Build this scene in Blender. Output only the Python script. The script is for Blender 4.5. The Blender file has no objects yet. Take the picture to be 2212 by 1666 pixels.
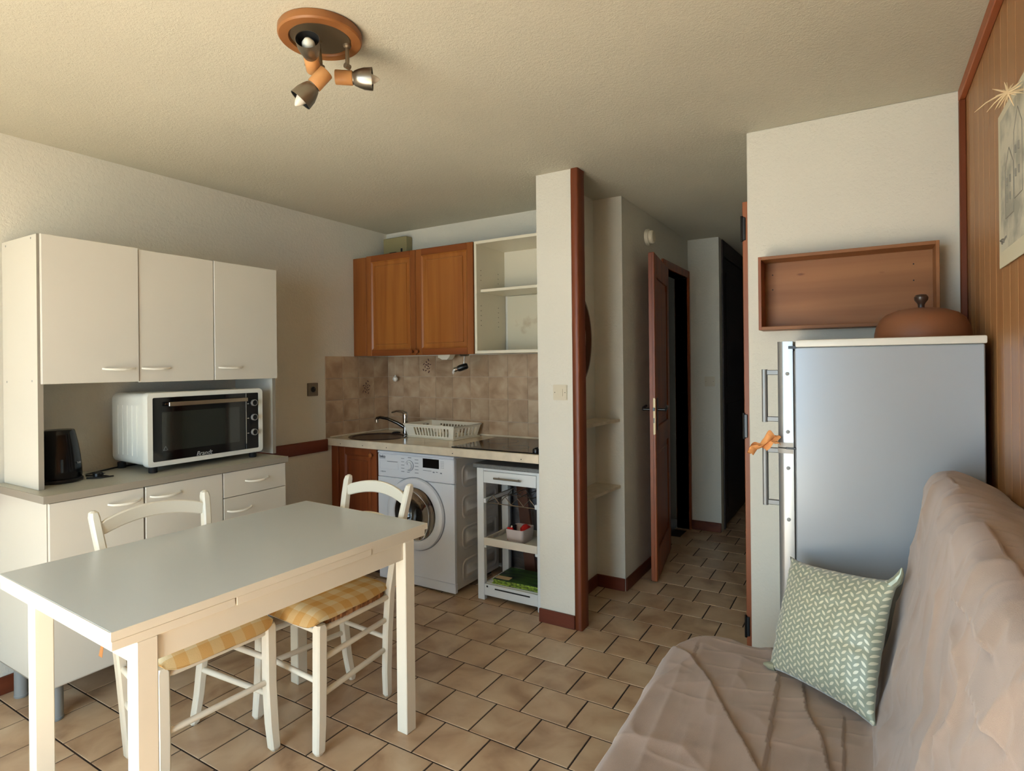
import bpy, bmesh, math, random
from mathutils import Vector, Matrix, noise
random.seed(7)
R = math.radians
scn = bpy.context.scene
C = scn.collection

# ------------------------------------------------------------------ camera
yaw, roll, FPX = -0.5416, -0.0106, 1265.986
fwd = Vector((math.sin(yaw), math.cos(yaw), 0.0))
rgt0 = Vector((math.cos(yaw), -math.sin(yaw), 0.0)); up0 = Vector((0, 0, 1))
rgt = rgt0 * math.cos(roll) + up0 * math.sin(roll)
upv = up0 * math.cos(roll) - rgt0 * math.sin(roll)
cd = bpy.data.cameras.new('camera'); cam = bpy.data.objects.new('camera', cd); C.objects.link(cam)
M = Matrix((rgt, upv, -fwd)).transposed().to_4x4(); M.translation = Vector((0, 0, 1.42))
cam.matrix_world = M
cd.sensor_fit = 'HORIZONTAL'; cd.sensor_width = 36.0; cd.lens = FPX / 2212 * 36
cd.shift_y = -46.73 / 2212; cd.clip_start = 0.02
scn.camera = cam

# ------------------------------------------------------------------ light
scn.view_settings.view_transform = 'Standard'; scn.view_settings.look = 'None'
scn.view_settings.gamma = 1.0; scn.view_settings.use_curve_mapping = False
scn.view_settings.exposure = 0.0
w = bpy.data.worlds.new('sky'); scn.world = w; w.use_nodes = True
bg = w.node_tree.nodes['Background']; bg.inputs[0].default_value = (0.62, 0.83, 1.0, 1); bg.inputs[1].default_value = 9.5
sd = bpy.data.lights.new('sun', 'SUN'); sd.energy = 50; sd.angle = R(0.6); sd.color = (0.95, 0.98, 1.0)
so = bpy.data.objects.new('sun', sd); C.objects.link(so); so.location = (-1.5, -4, 6)
sun_dir = Vector((0.20, 1.0, -math.tan(R(52))))
so.rotation_euler = sun_dir.to_track_quat('-Z', 'Y').to_euler()
pd = bpy.data.lights.new('window_portal', 'AREA'); pd.shape = 'RECTANGLE'; pd.size = 1.9; pd.size_y = 2.15
po = bpy.data.objects.new('window_portal', pd); C.objects.link(po)
po.location = (-1.40, -1.03, 1.08); po.rotation_euler = (R(90), 0, 0)
pd.cycles.is_portal = True

# ------------------------------------------------------------------ materials
def lin(c):
    return tuple((x / 12.92 if x <= 0.04045 else ((x + 0.055) / 1.055) ** 2.4) for x in [v / 255 for v in c]) + (1,)

def pmat(name, col, rough=0.5, metal=0.0, var=0.0, vscale=3.0, bump=0.0, bscale=60.0, spec=0.5, col2=None, trans=0.0, alpha=1.0, coat=0.0, stretch=None, detail=4, sheen=0):
    m = bpy.data.materials.new(name); m.use_nodes = True
    nt = m.node_tree; b = nt.nodes['Principled BSDF']
    b.inputs['Base Color'].default_value = lin(col)
    b.inputs['Roughness'].default_value = rough; b.inputs['Metallic'].default_value = metal
    b.inputs['Specular IOR Level'].default_value = spec
    b.inputs['Transmission Weight'].default_value = trans
    b.inputs['Alpha'].default_value = alpha
    b.inputs['Coat Weight'].default_value = coat
    b.inputs['Sheen Weight'].default_value = sheen
    tc = nt.nodes.new('ShaderNodeTexCoord'); out = tc.outputs['Object']
    if stretch:
        mp = nt.nodes.new('ShaderNodeMapping'); mp.inputs['Scale'].default_value = stretch
        nt.links.new(out, mp.inputs['Vector']); out = mp.outputs['Vector']
    if var or col2:
        n = nt.nodes.new('ShaderNodeTexNoise'); n.inputs['Scale'].default_value = vscale; n.inputs['Detail'].default_value = detail
        nt.links.new(out, n.inputs['Vector'])
        r = nt.nodes.new('ShaderNodeValToRGB')
        c2 = col2 or tuple(max(0, v * (1 - var)) for v in col)
        r.color_ramp.elements[0].position = 0.35; r.color_ramp.elements[1].position = 0.65
        r.color_ramp.elements[0].color = lin(c2); r.color_ramp.elements[1].color = lin(col)
        nt.links.new(n.outputs['Fac'], r.inputs['Fac']); nt.links.new(r.outputs['Color'], b.inputs['Base Color'])
    if bump:
        n2 = nt.nodes.new('ShaderNodeTexNoise'); n2.inputs['Scale'].default_value = bscale; n2.inputs['Detail'].default_value = 3
        nt.links.new(out, n2.inputs['Vector'])
        bp = nt.nodes.new('ShaderNodeBump'); bp.inputs['Strength'].default_value = bump; bp.inputs['Distance'].default_value = 0.01
        nt.links.new(n2.outputs['Fac'], bp.inputs['Height']); nt.links.new(bp.outputs['Normal'], b.inputs['Normal'])
    return m

def plaster(name, col, strength=0.5, scale=45):
    m = pmat(name, col, 0.85, var=0.03, vscale=1.2, spec=0.2)
    nt = m.node_tree; b = nt.nodes['Principled BSDF']
    tc = nt.nodes.new('ShaderNodeTexCoord')
    v = nt.nodes.new('ShaderNodeTexVoronoi'); v.feature = 'SMOOTH_F1'; v.inputs['Scale'].default_value = scale
    n = nt.nodes.new('ShaderNodeTexNoise'); n.inputs['Scale'].default_value = scale * 1.7; n.inputs['Detail'].default_value = 5
    nt.links.new(tc.outputs['Object'], n.inputs['Vector'])
    mx = nt.nodes.new('ShaderNodeVectorMath'); mx.operation = 'MULTIPLY_ADD'
    mx.inputs[1].default_value = (0.03, 0.03, 0.03)
    nt.links.new(n.outputs['Color'], mx.inputs[0]); nt.links.new(tc.outputs['Object'], mx.inputs[2])
    nt.links.new(mx.outputs[0], v.inputs['Vector'])
    ad = nt.nodes.new('ShaderNodeMath'); ad.operation = 'MULTIPLY_ADD'; ad.inputs[1].default_value = 0.6
    nt.links.new(n.outputs['Fac'], ad.inputs[0]); nt.links.new(v.outputs['Distance'], ad.inputs[2])
    bp = nt.nodes.new('ShaderNodeBump'); bp.inputs['Strength'].default_value = strength; bp.inputs['Distance'].default_value = 0.004
    nt.links.new(ad.outputs[0], bp.inputs['Height']); nt.links.new(bp.outputs['Normal'], b.inputs['Normal'])
    return m

def wood(name, c1, c2, axis='z', scale=14, rough=0.45, knots=True, rnd=True, dark=0.45, coat=0.0, flat=None):
    """grain running along `axis`, c1 light, c2 dark; knots are small dark ellipses"""
    m = bpy.data.materials.new(name); m.use_nodes = True
    nt = m.node_tree; b = nt.nodes['Principled BSDF']; L = nt.links.new
    b.inputs['Roughness'].default_value = rough; b.inputs['Specular IOR Level'].default_value = 0.4
    b.inputs['Coat Weight'].default_value = coat
    tc = nt.nodes.new('ShaderNodeTexCoord'); src = tc.outputs['Object']
    if rnd:
        oi = nt.nodes.new('ShaderNodeObjectInfo')
        ml = nt.nodes.new('ShaderNodeVectorMath'); ml.operation = 'SCALE'; ml.inputs[0].default_value = (7.3, 3.1, 11.7)
        L(oi.outputs['Random'], ml.inputs['Scale'])
        ad = nt.nodes.new('ShaderNodeVectorMath'); ad.operation = 'ADD'; L(src, ad.inputs[0]); L(ml.outputs[0], ad.inputs[1]); src = ad.outputs[0]
    s = {'x': (0.06, 1, 1), 'y': (1, 0.06, 1), 'z': (1, 1, 0.06)}[axis]
    mp = nt.nodes.new('ShaderNodeMapping'); mp.inputs['Scale'].default_value = s; L(src, mp.inputs['Vector'])
    n = nt.nodes.new('ShaderNodeTexNoise'); n.inputs['Scale'].default_value = scale; n.inputs['Detail'].default_value = 6; n.inputs['Distortion'].default_value = 0.6
    L(mp.outputs[0], n.inputs['Vector'])
    r = nt.nodes.new('ShaderNodeValToRGB'); r.color_ramp.elements[0].position = 0.3; r.color_ramp.elements[1].position = 0.7
    r.color_ramp.elements[0].color = lin(c2); r.color_ramp.elements[1].color = lin(c1)
    L(n.outputs['Fac'], r.inputs['Fac']); col = r.outputs['Color']
    if knots:
        s2 = {'x': (0.35, 1, 1), 'y': (1, 0.35, 1), 'z': (1, 1, 0.35)}[axis]
        if flat is not None: s2 = tuple(0.02 if i == flat else v for i, v in enumerate(s2))
        mp2 = nt.nodes.new('ShaderNodeMapping'); mp2.inputs['Scale'].default_value = s2; L(src, mp2.inputs['Vector'])
        v = nt.nodes.new('ShaderNodeTexVoronoi'); v.inputs['Scale'].default_value = 11; L(mp2.outputs[0], v.inputs['Vector'])
        kr = nt.nodes.new('ShaderNodeValToRGB'); kr.color_ramp.elements[0].position = 0.045; kr.color_ramp.elements[1].position = 0.085
        kr.color_ramp.elements[0].color = (dark, dark * 0.8, dark * 0.7, 1); kr.color_ramp.elements[1].color = (1, 1, 1, 1)
        L(v.outputs['Distance'], kr.inputs['Fac'])
        mu = nt.nodes.new('ShaderNodeMixRGB'); mu.blend_type = 'MULTIPLY'; mu.inputs[0].default_value = 0.85
        L(col, mu.inputs[1]); L(kr.outputs['Color'], mu.inputs[2]); col = mu.outputs[0]
    L(col, b.inputs['Base Color'])
    bp = nt.nodes.new('ShaderNodeBump'); bp.inputs['Strength'].default_value = 0.12; bp.inputs['Distance'].default_value = 0.004
    L(n.outputs['Fac'], bp.inputs['Height']); L(bp.outputs['Normal'], b.inputs['Normal'])
    return m

def tile_mat(name, cs, scale, rough, rnd_bright=0.06, contrast=(0.3, 0.7)):
    m = bpy.data.materials.new(name); m.use_nodes = True
    nt = m.node_tree; b = nt.nodes['Principled BSDF']; L = nt.links.new
    b.inputs['Roughness'].default_value = rough
    tc = nt.nodes.new('ShaderNodeTexCoord'); oi = nt.nodes.new('ShaderNodeObjectInfo')
    ml = nt.nodes.new('ShaderNodeVectorMath'); ml.operation = 'SCALE'; ml.inputs[0].default_value = (17, 31, 23)
    L(oi.outputs['Random'], ml.inputs['Scale'])
    ad = nt.nodes.new('ShaderNodeVectorMath'); ad.operation = 'ADD'; L(tc.outputs['Object'], ad.inputs[0]); L(ml.outputs[0], ad.inputs[1])
    n = nt.nodes.new('ShaderNodeTexNoise'); n.inputs['Scale'].default_value = scale; n.inputs['Detail'].default_value = 5; n.inputs['Distortion'].default_value = 0.5
    L(ad.outputs[0], n.inputs['Vector'])
    r = nt.nodes.new('ShaderNodeValToRGB'); e = r.color_ramp.elements
    e[0].position = contrast[0]; e[1].position = contrast[1]; e[0].color = lin(cs[0]); e[1].color = lin(cs[2])
    x = e.new(0.5); x.color = lin(cs[1])
    L(n.outputs['Fac'], r.inputs['Fac'])
    hs = nt.nodes.new('ShaderNodeHueSaturation')
    mr = nt.nodes.new('ShaderNodeMapRange'); mr.inputs['To Min'].default_value = 1 - rnd_bright; mr.inputs['To Max'].default_value = 1 + rnd_bright
    L(oi.outputs['Random'], mr.inputs['Value']); L(mr.outputs[0], hs.inputs['Value']); L(r.outputs['Color'], hs.inputs['Color'])
    L(hs.outputs['Color'], b.inputs['Base Color'])
    n2 = nt.nodes.new('ShaderNodeTexNoise'); n2.inputs['Scale'].default_value = 25; L(ad.outputs[0], n2.inputs['Vector'])
    bp = nt.nodes.new('ShaderNodeBump'); bp.inputs['Strength'].default_value = 0.08; bp.inputs['Distance'].default_value = 0.01
    L(n2.outputs['Fac'], bp.inputs['Height']); L(bp.outputs['Normal'], b.inputs['Normal'])
    return m

WALL = plaster('rough_cream_plaster', (221, 217, 203), 0.36, 70)
CEIL = plaster('ceiling_plaster', (203, 199, 182), 0.4, 90)
GROUT = pmat('dark_grout', (50, 33, 23), 0.9, var=0.2, vscale=20)
TILE = tile_mat('floor_tile_glaze', [(156, 125, 96), (190, 161, 129), (208, 184, 152)], 5.0, 0.34)
WTILE = tile_mat('wall_tile_glaze', [(158, 128, 100), (182, 154, 124), (198, 174, 144)], 8.0, 0.25, 0.05)
WGROUT = pmat('wall_grout', (190, 168, 142), 0.8)
MOTIF = pmat('motif_brown', (78, 40, 34), 0.4)
PINE = wood('pine_board', (172, 128, 84), (152, 104, 62), 'z', 8, 0.45, True, flat=0)
PINE_TRIM = wood('pine_trim', (156, 92, 52), (128, 68, 36), 'z', 14, 0.45)
MAHOG = wood('mahogany_stain', (120, 60, 30), (90, 42, 20), 'z', 12, 0.4, False)
MAHOGX = wood('mahogany_stain_horizontal', (114, 56, 36), (84, 38, 24), 'x', 10, 0.45, True, dark=0.3)
MAHOGY = wood('mahogany_stain_rail', (116, 58, 34), (84, 38, 22), 'y', 10, 0.45, True, dark=0.3)
KITW = wood('kitchen_pine', (168, 106, 48), (142, 82, 34), 'z', 16, 0.35, False)
KITWX = wood('kitchen_pine_rail', (140, 78, 34), (116, 58, 24), 'x', 16, 0.38, False)
KITWD = wood('kitchen_pine_dark', (154, 92, 42), (128, 70, 30), 'z', 16, 0.38, False)
KITLOW = wood('kitchen_base_pine', (146, 78, 40), (116, 54, 26), 'z', 14, 0.38, True)
BOXW = wood('box_pine', (158, 106, 64), (132, 84, 46), 'x', 12, 0.5, True, flat=1)
DOORW = wood('door_mahogany', (160, 82, 34), (114, 54, 22), 'z', 10, 0.4, False)
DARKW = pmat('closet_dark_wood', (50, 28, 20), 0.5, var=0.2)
WHITE = pmat('white_laminate', (216, 211, 198), 0.35, var=0.015, vscale=2)
EDGE = pmat('grey_edge_band', (150, 142, 128), 0.5)
GREYTOP = pmat('light_grey_worktop', (184, 180, 164), 0.4, var=0.05, vscale=200)
WPAINT = pmat('white_paint_wood', (238, 230, 210), 0.4, var=0.02, vscale=3, bump=0.03, bscale=30)
TABLETOP = pmat('white_table_laminate', (198, 202, 200), 0.3)
HANDLE = pmat('cream_plastic', (244, 240, 226), 0.35)
GREYLEG = pmat('grey_plastic_leg', (140, 142, 140), 0.45)
BLACK = pmat('black_plastic', (12, 12, 13), 0.3)
BLACKGL = pmat('black_gloss', (6, 6, 7), 0.07)
KETB = pmat('kettle_black', (9, 9, 10), 0.16, spec=0.3)
BLKRUB = pmat('black_rubber', (18, 18, 18), 0.7)
OVENW = pmat('oven_white_enamel', (224, 224, 214), 0.3)
OVENGL = pmat('oven_window_glass', (30, 34, 30), 0.05, spec=0.7)
CHROME = pmat('chrome', (200, 200, 200), 0.12, 1.0)
STEEL = pmat('brushed_steel', (150, 142, 130), 0.35, 1.0)
STEELD = pmat('nickel_dark', (150, 138, 118), 0.5, 1.0)
ALU = pmat('aluminium', (128, 128, 126), 0.45, 0.7)
COUNTER = pmat('cream_counter', (220, 204, 176), 0.2, var=0.05, vscale=12)
COUNTERE = pmat('cream_counter_edge', (226, 212, 186), 0.45, var=0.08, vscale=14)
SHELFW = pmat('cream_melamine', (222, 214, 192), 0.35)
SINKM = pmat('brown_sink', (44, 26, 22), 0.25)
APPL = pmat('appliance_white', (222, 226, 232), 0.3)
APPLG = pmat('appliance_grey', (122, 128, 136), 0.4)
PRINT = pmat('grey_print', (120, 130, 142), 0.5)
DRUM = pmat('drum_steel', (150, 140, 126), 0.3, 1.0)
CARTW = pmat('cart_white', (222, 226, 226), 0.4)
CARTTOP = pmat('cart_grey_top', (120, 122, 120), 0.5, var=0.15, vscale=120)
FRIDGE = pmat('fridge_silver_side', (160, 167, 174), 0.24, 0.2, spec=0.6)
FRIDGED = pmat('fridge_door_silver', (150, 152, 152), 0.3, 0.6)
FRIDGET = pmat('fridge_top_white', (214, 212, 202), 0.35)
GASKET = pmat('door_gasket', (120, 116, 108), 0.6)
THROW = pmat('taupe_throw', (172, 152, 138), 0.9, var=0.07, vscale=7, bump=0.25, bscale=900, spec=0.1, sheen=0.3)
LIDM = pmat('terracotta_lid', (134, 84, 54), 0.55, bump=0.06, bscale=200)
KNOBM = pmat('dark_knob', (58, 42, 34), 0.3)
ORANGE = pmat('orange_cloth', (230, 162, 102), 0.8, spec=0.1)
PLATE = pmat('switch_plastic', (206, 196, 172), 0.4)
GREYPL = pmat('socket_grey', (128, 118, 104), 0.35, 0.4)
BEIGEM = pmat('beige_metal_box', (150, 140, 100), 0.5)
BEECH = wood('beech_lamp', (204, 152, 98), (186, 132, 80), 'x', 12, 0.4, False)
BEECHR = wood('beech_ring', (160, 108, 62), (138, 88, 48), 'x', 12, 0.4, False)
BULB = pmat('bulb_glass_white', (226, 226, 214), 0.3, trans=0.0)
CLEARB = pmat('frosted_bulb', (236, 228, 214), 0.3, trans=0.15)
RUSH = pmat('woven_rush', (196, 140, 88), 0.8, col2=(96, 52, 28), vscale=55, stretch=(1, 1, 0.3))
BAMBOO = pmat('dried_grass', (214, 190, 150), 0.8)
PAPER = pmat('cream_paper', (214, 206, 180), 0.7)
DOORK = pmat('brass_lockplate', (190, 168, 126), 0.4, 0.3)
FROST = pmat('frosted_box_plastic', (226, 214, 210), 0.35, alpha=0.78)
RED = pmat('red_plastic', (206, 38, 34), 0.35)
FOIL = pmat('foil_sheet', (160, 164, 170), 0.35, 0.7, bump=0.6, bscale=18)
BROWNP = pmat('brown_plank', (112, 68, 46), 0.6, var=0.1)
DETECT = pmat('detector_white', (226, 216, 192), 0.45)
MIRF = pmat('dark_bronze_wood', (84, 48, 26), 0.3, coat=0.3)
RACKM = pmat('white_rack_plastic', (240, 232, 212), 0.35)
TERR = pmat('terrace_paving', (196, 178, 150), 0.8, var=0.1)

def check_mat():
    m = bpy.data.materials.new('yellow_gingham'); m.use_nodes = True
    nt = m.node_tree; b = nt.nodes['Principled BSDF']; L = nt.links.new
    b.inputs['Roughness'].default_value = 0.85; b.inputs['Specular IOR Level'].default_value = 0.15
    tc = nt.nodes.new('ShaderNodeTexCoord'); sp = nt.nodes.new('ShaderNodeSeparateXYZ'); L(tc.outputs['Object'], sp.inputs[0])
    def stripe(o):
        a = nt.nodes.new('ShaderNodeMath'); a.operation = 'MULTIPLY'; a.inputs[1].default_value = 1 / 0.078; L(o, a.inputs[0])
        f = nt.nodes.new('ShaderNodeMath'); f.operation = 'FRACT'; L(a.outputs[0], f.inputs[0])
        g = nt.nodes.new('ShaderNodeMath'); g.operation = 'GREATER_THAN'; g.inputs[1].default_value = 0.5; L(f.outputs[0], g.inputs[0])
        return g.outputs[0]
    s1, s2 = stripe(sp.outputs['X']), stripe(sp.outputs['Y'])
    ad = nt.nodes.new('ShaderNodeMath'); ad.operation = 'ADD'; L(s1, ad.inputs[0]); L(s2, ad.inputs[1])
    dv = nt.nodes.new('ShaderNodeMath'); dv.operation = 'DIVIDE'; dv.inputs[1].default_value = 2; L(ad.outputs[0], dv.inputs[0])
    r = nt.nodes.new('ShaderNodeValToRGB'); r.color_ramp.interpolation = 'CONSTANT'; e = r.color_ramp.elements
    e[0].color = lin((222, 206, 166)); e[1].position = 0.75; e[1].color = lin((212, 168, 104)); x = e.new(0.25); x.color = lin((218, 188, 134))
    L(dv.outputs[0], r.inputs['Fac']); L(r.outputs['Color'], b.inputs['Base Color'])
    n = nt.nodes.new('ShaderNodeTexNoise'); n.inputs['Scale'].default_value = 300; L(tc.outputs['Object'], n.inputs['Vector'])
    bp = nt.nodes.new('ShaderNodeBump'); bp.inputs['Strength'].default_value = 0.15; bp.inputs['Distance'].default_value = 0.005
    L(n.outputs['Fac'], bp.inputs['Height']); L(bp.outputs['Normal'], b.inputs['Normal'])
    return m
CHECK = check_mat()

def pillow_mat():
    """sage satin with a woven pattern of small leaves, rows alternating in tilt"""
    m = bpy.data.materials.new('sage_satin_leaf'); m.use_nodes = True
    nt = m.node_tree; b = nt.nodes['Principled BSDF']; L = nt.links.new
    def mth(op, a, c=None, d=None):
        x = nt.nodes.new('ShaderNodeMath'); x.operation = op
        for i, v in enumerate([a, c, d]):
            if v is None: continue
            if isinstance(v, (int, float)): x.inputs[i].default_value = v
            else: L(v, x.inputs[i])
        return x.outputs[0]
    uv = nt.nodes.new('ShaderNodeUVMap'); sp = nt.nodes.new('ShaderNodeSeparateXYZ'); L(uv.outputs[0], sp.inputs[0])
    U = mth('MULTIPLY', sp.outputs['X'], 22); V = mth('MULTIPLY', sp.outputs['Y'], 19)
    col = mth('FLOOR', U); par = mth('SUBTRACT', mth('MULTIPLY', mth('FRACT', mth('MULTIPLY', col, 0.5)), 4), 1)   # -1 / +1
    V2 = mth('ADD', V, mth('MULTIPLY', par, 0.25))
    a = mth('SUBTRACT', mth('FRACT', U), 0.5); c = mth('SUBTRACT', mth('FRACT', V2), 0.5)
    k = mth('MULTIPLY', par, 0.62)
    p = mth('ADD', mth('MULTIPLY', a, 0.78), mth('MULTIPLY', c, k))
    q = mth('SUBTRACT', mth('MULTIPLY', c, 0.78), mth('MULTIPLY', a, k))
    d = mth('ADD', mth('POWER', mth('DIVIDE', mth('ABSOLUTE', p), 0.50), 1.6), mth('POWER', mth('DIVIDE', mth('ABSOLUTE', q), 0.19), 1.6))
    mask = mth('LESS_THAN', d, 1.0)
    mx = nt.nodes.new('ShaderNodeMixRGB'); mx.inputs[1].default_value = lin((150, 158, 138)); mx.inputs[2].default_value = lin((216, 214, 188))
    L(mask, mx.inputs[0]); L(mx.outputs[0], b.inputs['Base Color'])
    mr = nt.nodes.new('ShaderNodeMapRange'); mr.inputs['To Min'].default_value = 0.5; mr.inputs['To Max'].default_value = 0.4
    L(mask, mr.inputs['Value']); L(mr.outputs[0], b.inputs['Roughness'])
    b.inputs['Metallic'].default_value = 0.08; b.inputs['Sheen Weight'].default_value = 0.5
    return m
SATIN = pillow_mat()

def towel_mat():
    m = pmat('green_leaf_fabric', (66, 104, 44), 0.45, col2=(20, 44, 22), vscale=9, stretch=(1, 4, 1))
    return m
GREENF = towel_mat()
def foldmat():
    return pmat('green_bag_side', (176, 206, 80), 0.45, col2=(28, 50, 24), vscale=60, stretch=(1, 1, 3))
GREENS = foldmat()
def sketch_mat():
    m = pmat('pencil_drawing_paper', (208, 202, 182), 0.75, col2=(160, 158, 144), vscale=9, detail=9, stretch=(1, 1, 1.2))
    r = [n for n in m.node_tree.nodes if n.type == 'VALTORGB'][0]
    r.color_ramp.elements[0].position = 0.38; r.color_ramp.elements[1].position = 0.56
    return m
SKETCH = sketch_mat()
def stained():
    m = pmat('stained_panel', (206, 198, 174), 0.4, col2=(150, 116, 70), vscale=5)
    r = [n for n in m.node_tree.nodes if n.type == 'VALTORGB'][0]
    r.color_ramp.elements[0].position = 0.24; r.color_ramp.elements[1].position = 0.42
    return m
STAIN = stained()

# ------------------------------------------------------------------ mesh helpers
WM = {}
def tagit(o, label=None, cat=None, group=None, kind=None):
    if label: o['label'] = label
    if cat: o['category'] = cat
    if group: o['group'] = group
    if kind: o['kind'] = kind
    return o

def thing(name, label, cat, loc=(0, 0, 0), rz=0.0, group=None):
    o = bpy.data.objects.new(name, None); C.objects.link(o)
    o.location = loc; o.rotation_euler = (0, 0, rz); o.empty_display_size = 0.1
    WM[o.name] = Matrix.Translation(loc) @ Matrix.Rotation(rz, 4, 'Z')
    return tagit(o, label, cat, group)

class MB:
    def __init__(s): s.bm = bmesh.new()
    def loft(s, rings, cap=True, closed=True, smooth=False):
        vs = [[s.bm.verts.new(p) for p in r] for r in rings]
        n = len(vs[0])
        for a, b in zip(vs, vs[1:]):
            for i in range(n if closed else n - 1):
                j = (i + 1) % n
                f = s.bm.faces.new((a[i], a[j], b[j], b[i])); f.smooth = smooth
        if cap and closed:
            s.bm.faces.new(list(reversed(vs[0]))); s.bm.faces.new(vs[-1])
        return s
    def box(s, x0, x1, y0, y1, z0, z1, bev=0.0, M=None, seg=1):
        t = bmesh.new(); bmesh.ops.create_cube(t, size=1)
        for v in t.verts:
            v.co = Vector(((x0 + x1) / 2 + v.co.x * (x1 - x0), (y0 + y1) / 2 + v.co.y * (y1 - y0), (z0 + z1) / 2 + v.co.z * (z1 - z0)))
        if bev: bmesh.ops.bevel(t, geom=t.edges[:], offset=bev, segments=seg, affect='EDGES', profile=0.6)
        if M is not None: t.transform(M)
        me = bpy.data.meshes.new('t'); t.to_mesh(me); t.free(); s.bm.from_mesh(me); bpy.data.meshes.remove(me)
        return s
    def cyl(s, p0, p1, r0, r1=None, n=16, cap=True, smooth=True):
        p0, p1 = Vector(p0), Vector(p1); r1 = r0 if r1 is None else r1
        return s.tube([p0, p1], [r0, r1], n, cap, smooth)
    def tube(s, pts, r, n=10, cap=True, smooth=True):
        pts = [Vector(p) for p in pts]
        rs = r if isinstance(r, (list, tuple)) else [r] * len(pts)
        d = (pts[1] - pts[0]).normalized()
        ref = Vector((0, 0, 1)) if abs(d.z) < 0.9 else Vector((1, 0, 0))
        u = d.cross(ref).normalized(); rings = []
        for i, p in enumerate(pts):
            if 0 < i < len(pts) - 1: d = (pts[i + 1] - pts[i - 1]).normalized()
            elif i: d = (pts[i] - pts[i - 1]).normalized()
            u = (u - d * u.dot(d)).normalized(); v = d.cross(u)
            rings.append([p + (u * math.cos(a) + v * math.sin(a)) * rs[i] for a in [2 * math.pi * k / n for k in range(n)]])
        return s.loft(rings, cap, True, smooth)
    def lathe(s, prof, M=Matrix(), n=32, cap=True):
        rings = [[M @ Vector((r * math.cos(a), r * math.sin(a), z)) for a in [2 * math.pi * k / n for k in range(n)]] for r, z in prof]
        return s.loft(rings, cap, True, True)
    def prism(s, poly, z0, z1, M=Matrix(), smooth=False):
        return s.loft([[M @ Vector((x, y, z0)) for x, y in poly], [M @ Vector((x, y, z1)) for x, y in poly]], True, True, smooth)
    def ring_plate(s, x0, x1, y0, y1, z0, z1, cx, cy, rx, ry, M=Matrix(), n=48):
        """rectangular plate with an elliptic hole"""
        angs = sorted(set([2 * math.pi * k / n for k in range(n)] + [math.atan2(y - cy, x - cx) % (2 * math.pi) for x in (x0, x1) for y in (y0, y1)]))
        def outer(a):
            c, d = math.cos(a), math.sin(a); t = 1e9
            if c > 1e-9: t = min(t, (x1 - cx) / c)
            if c < -1e-9: t = min(t, (x0 - cx) / c)
            if d > 1e-9: t = min(t, (y1 - cy) / d)
            if d < -1e-9: t = min(t, (y0 - cy) / d)
            return (cx + c * t, cy + d * t)
        rings = []
        for z, kind in ((z0, 'i'), (z0, 'o'), (z1, 'o'), (z1, 'i'), (z0, 'i')):
            rings.append([M @ Vector(((cx + rx * math.cos(a), cy + ry * math.sin(a), z) if kind == 'i' else (*outer(a), z))) for a in angs])
        return s.loft(rings, False)
    def build(s, name, mat, parent=None, angle=35, smooth=True, kind=None, label=None, uv=None):
        bmesh.ops.remove_doubles(s.bm, verts=s.bm.verts, dist=1e-6)
        bmesh.ops.recalc_face_normals(s.bm, faces=s.bm.faces)
        if parent is not None:
            s.bm.transform(WM[parent.name].inverted())
        me = bpy.data.meshes.new(name)
        for f in s.bm.faces: f.smooth = smooth
        s.bm.to_mesh(me); s.bm.free()
        if smooth: me.set_sharp_from_angle(angle=R(angle))
        me.materials.append(mat)
        o = bpy.data.objects.new(name, me); C.objects.link(o)
        if parent is not None:
            o.parent = parent; WM[o.name] = WM[parent.name]
        else: WM[o.name] = Matrix()
        if kind: o['kind'] = kind
        if label: o['label'] = label
        return o

def B(name, mat, parent, *a, bev=0.0015, M=None, **k):
    return MB().box(*a, bev=bev, M=M).build(name, mat, parent, **k)

def struct(name, mb, mat, **k):
    return mb.build(name, mat, None, kind='structure', **k)

def text(name, body, size, M, mat, parent, shear=0.0, depth=0.0004, bold=0.0):
    cu = bpy.data.curves.new(name, 'FONT'); cu.body = body; cu.size = size; cu.extrude = depth; cu.shear = shear; cu.offset = bold
    cu.align_x = 'CENTER'; cu.align_y = 'CENTER'
    t = bpy.data.objects.new('tmp', cu); C.objects.link(t)
    dg = bpy.context.evaluated_depsgraph_get(); me = bpy.data.meshes.new_from_object(t.evaluated_get(dg))
    bpy.data.objects.remove(t); bpy.data.curves.remove(cu)
    me.transform(WM[parent.name].inverted() @ M); me.materials.clear(); me.materials.append(mat)
    o = bpy.data.objects.new(name, me); C.objects.link(o); o.parent = parent; WM[o.name] = WM[parent.name]
    return o

def frame_M(origin, xa, ya):
    xa, ya = Vector(xa).normalized(), Vector(ya).normalized(); za = xa.cross(ya)
    m = Matrix((xa, ya, za)).transposed().to_4x4(); m.translation = Vector(origin); return m

def copy_tree(o, parent=None):
    c = o.copy(); C.objects.link(c)
    if parent is not None: c.parent = parent
    WM[c.name] = WM[o.name]
    for ch in [x for x in bpy.data.objects if x.parent == o and x != c]: copy_tree(ch, c)
    return c

def rrect(w, h, r, n=4, cx=0, cy=0):
    pts = []
    for (sx, sy, a0) in ((1, 1, 0), (-1, 1, 90), (-1, -1, 180), (1, -1, 270)):
        for k in range(n + 1):
            a = R(a0 + 90 * k / n); pts.append((cx + sx * (w / 2 - r) + r * math.cos(a), cy + sy * (h / 2 - r) + r * math.sin(a)))
    return pts

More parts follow.
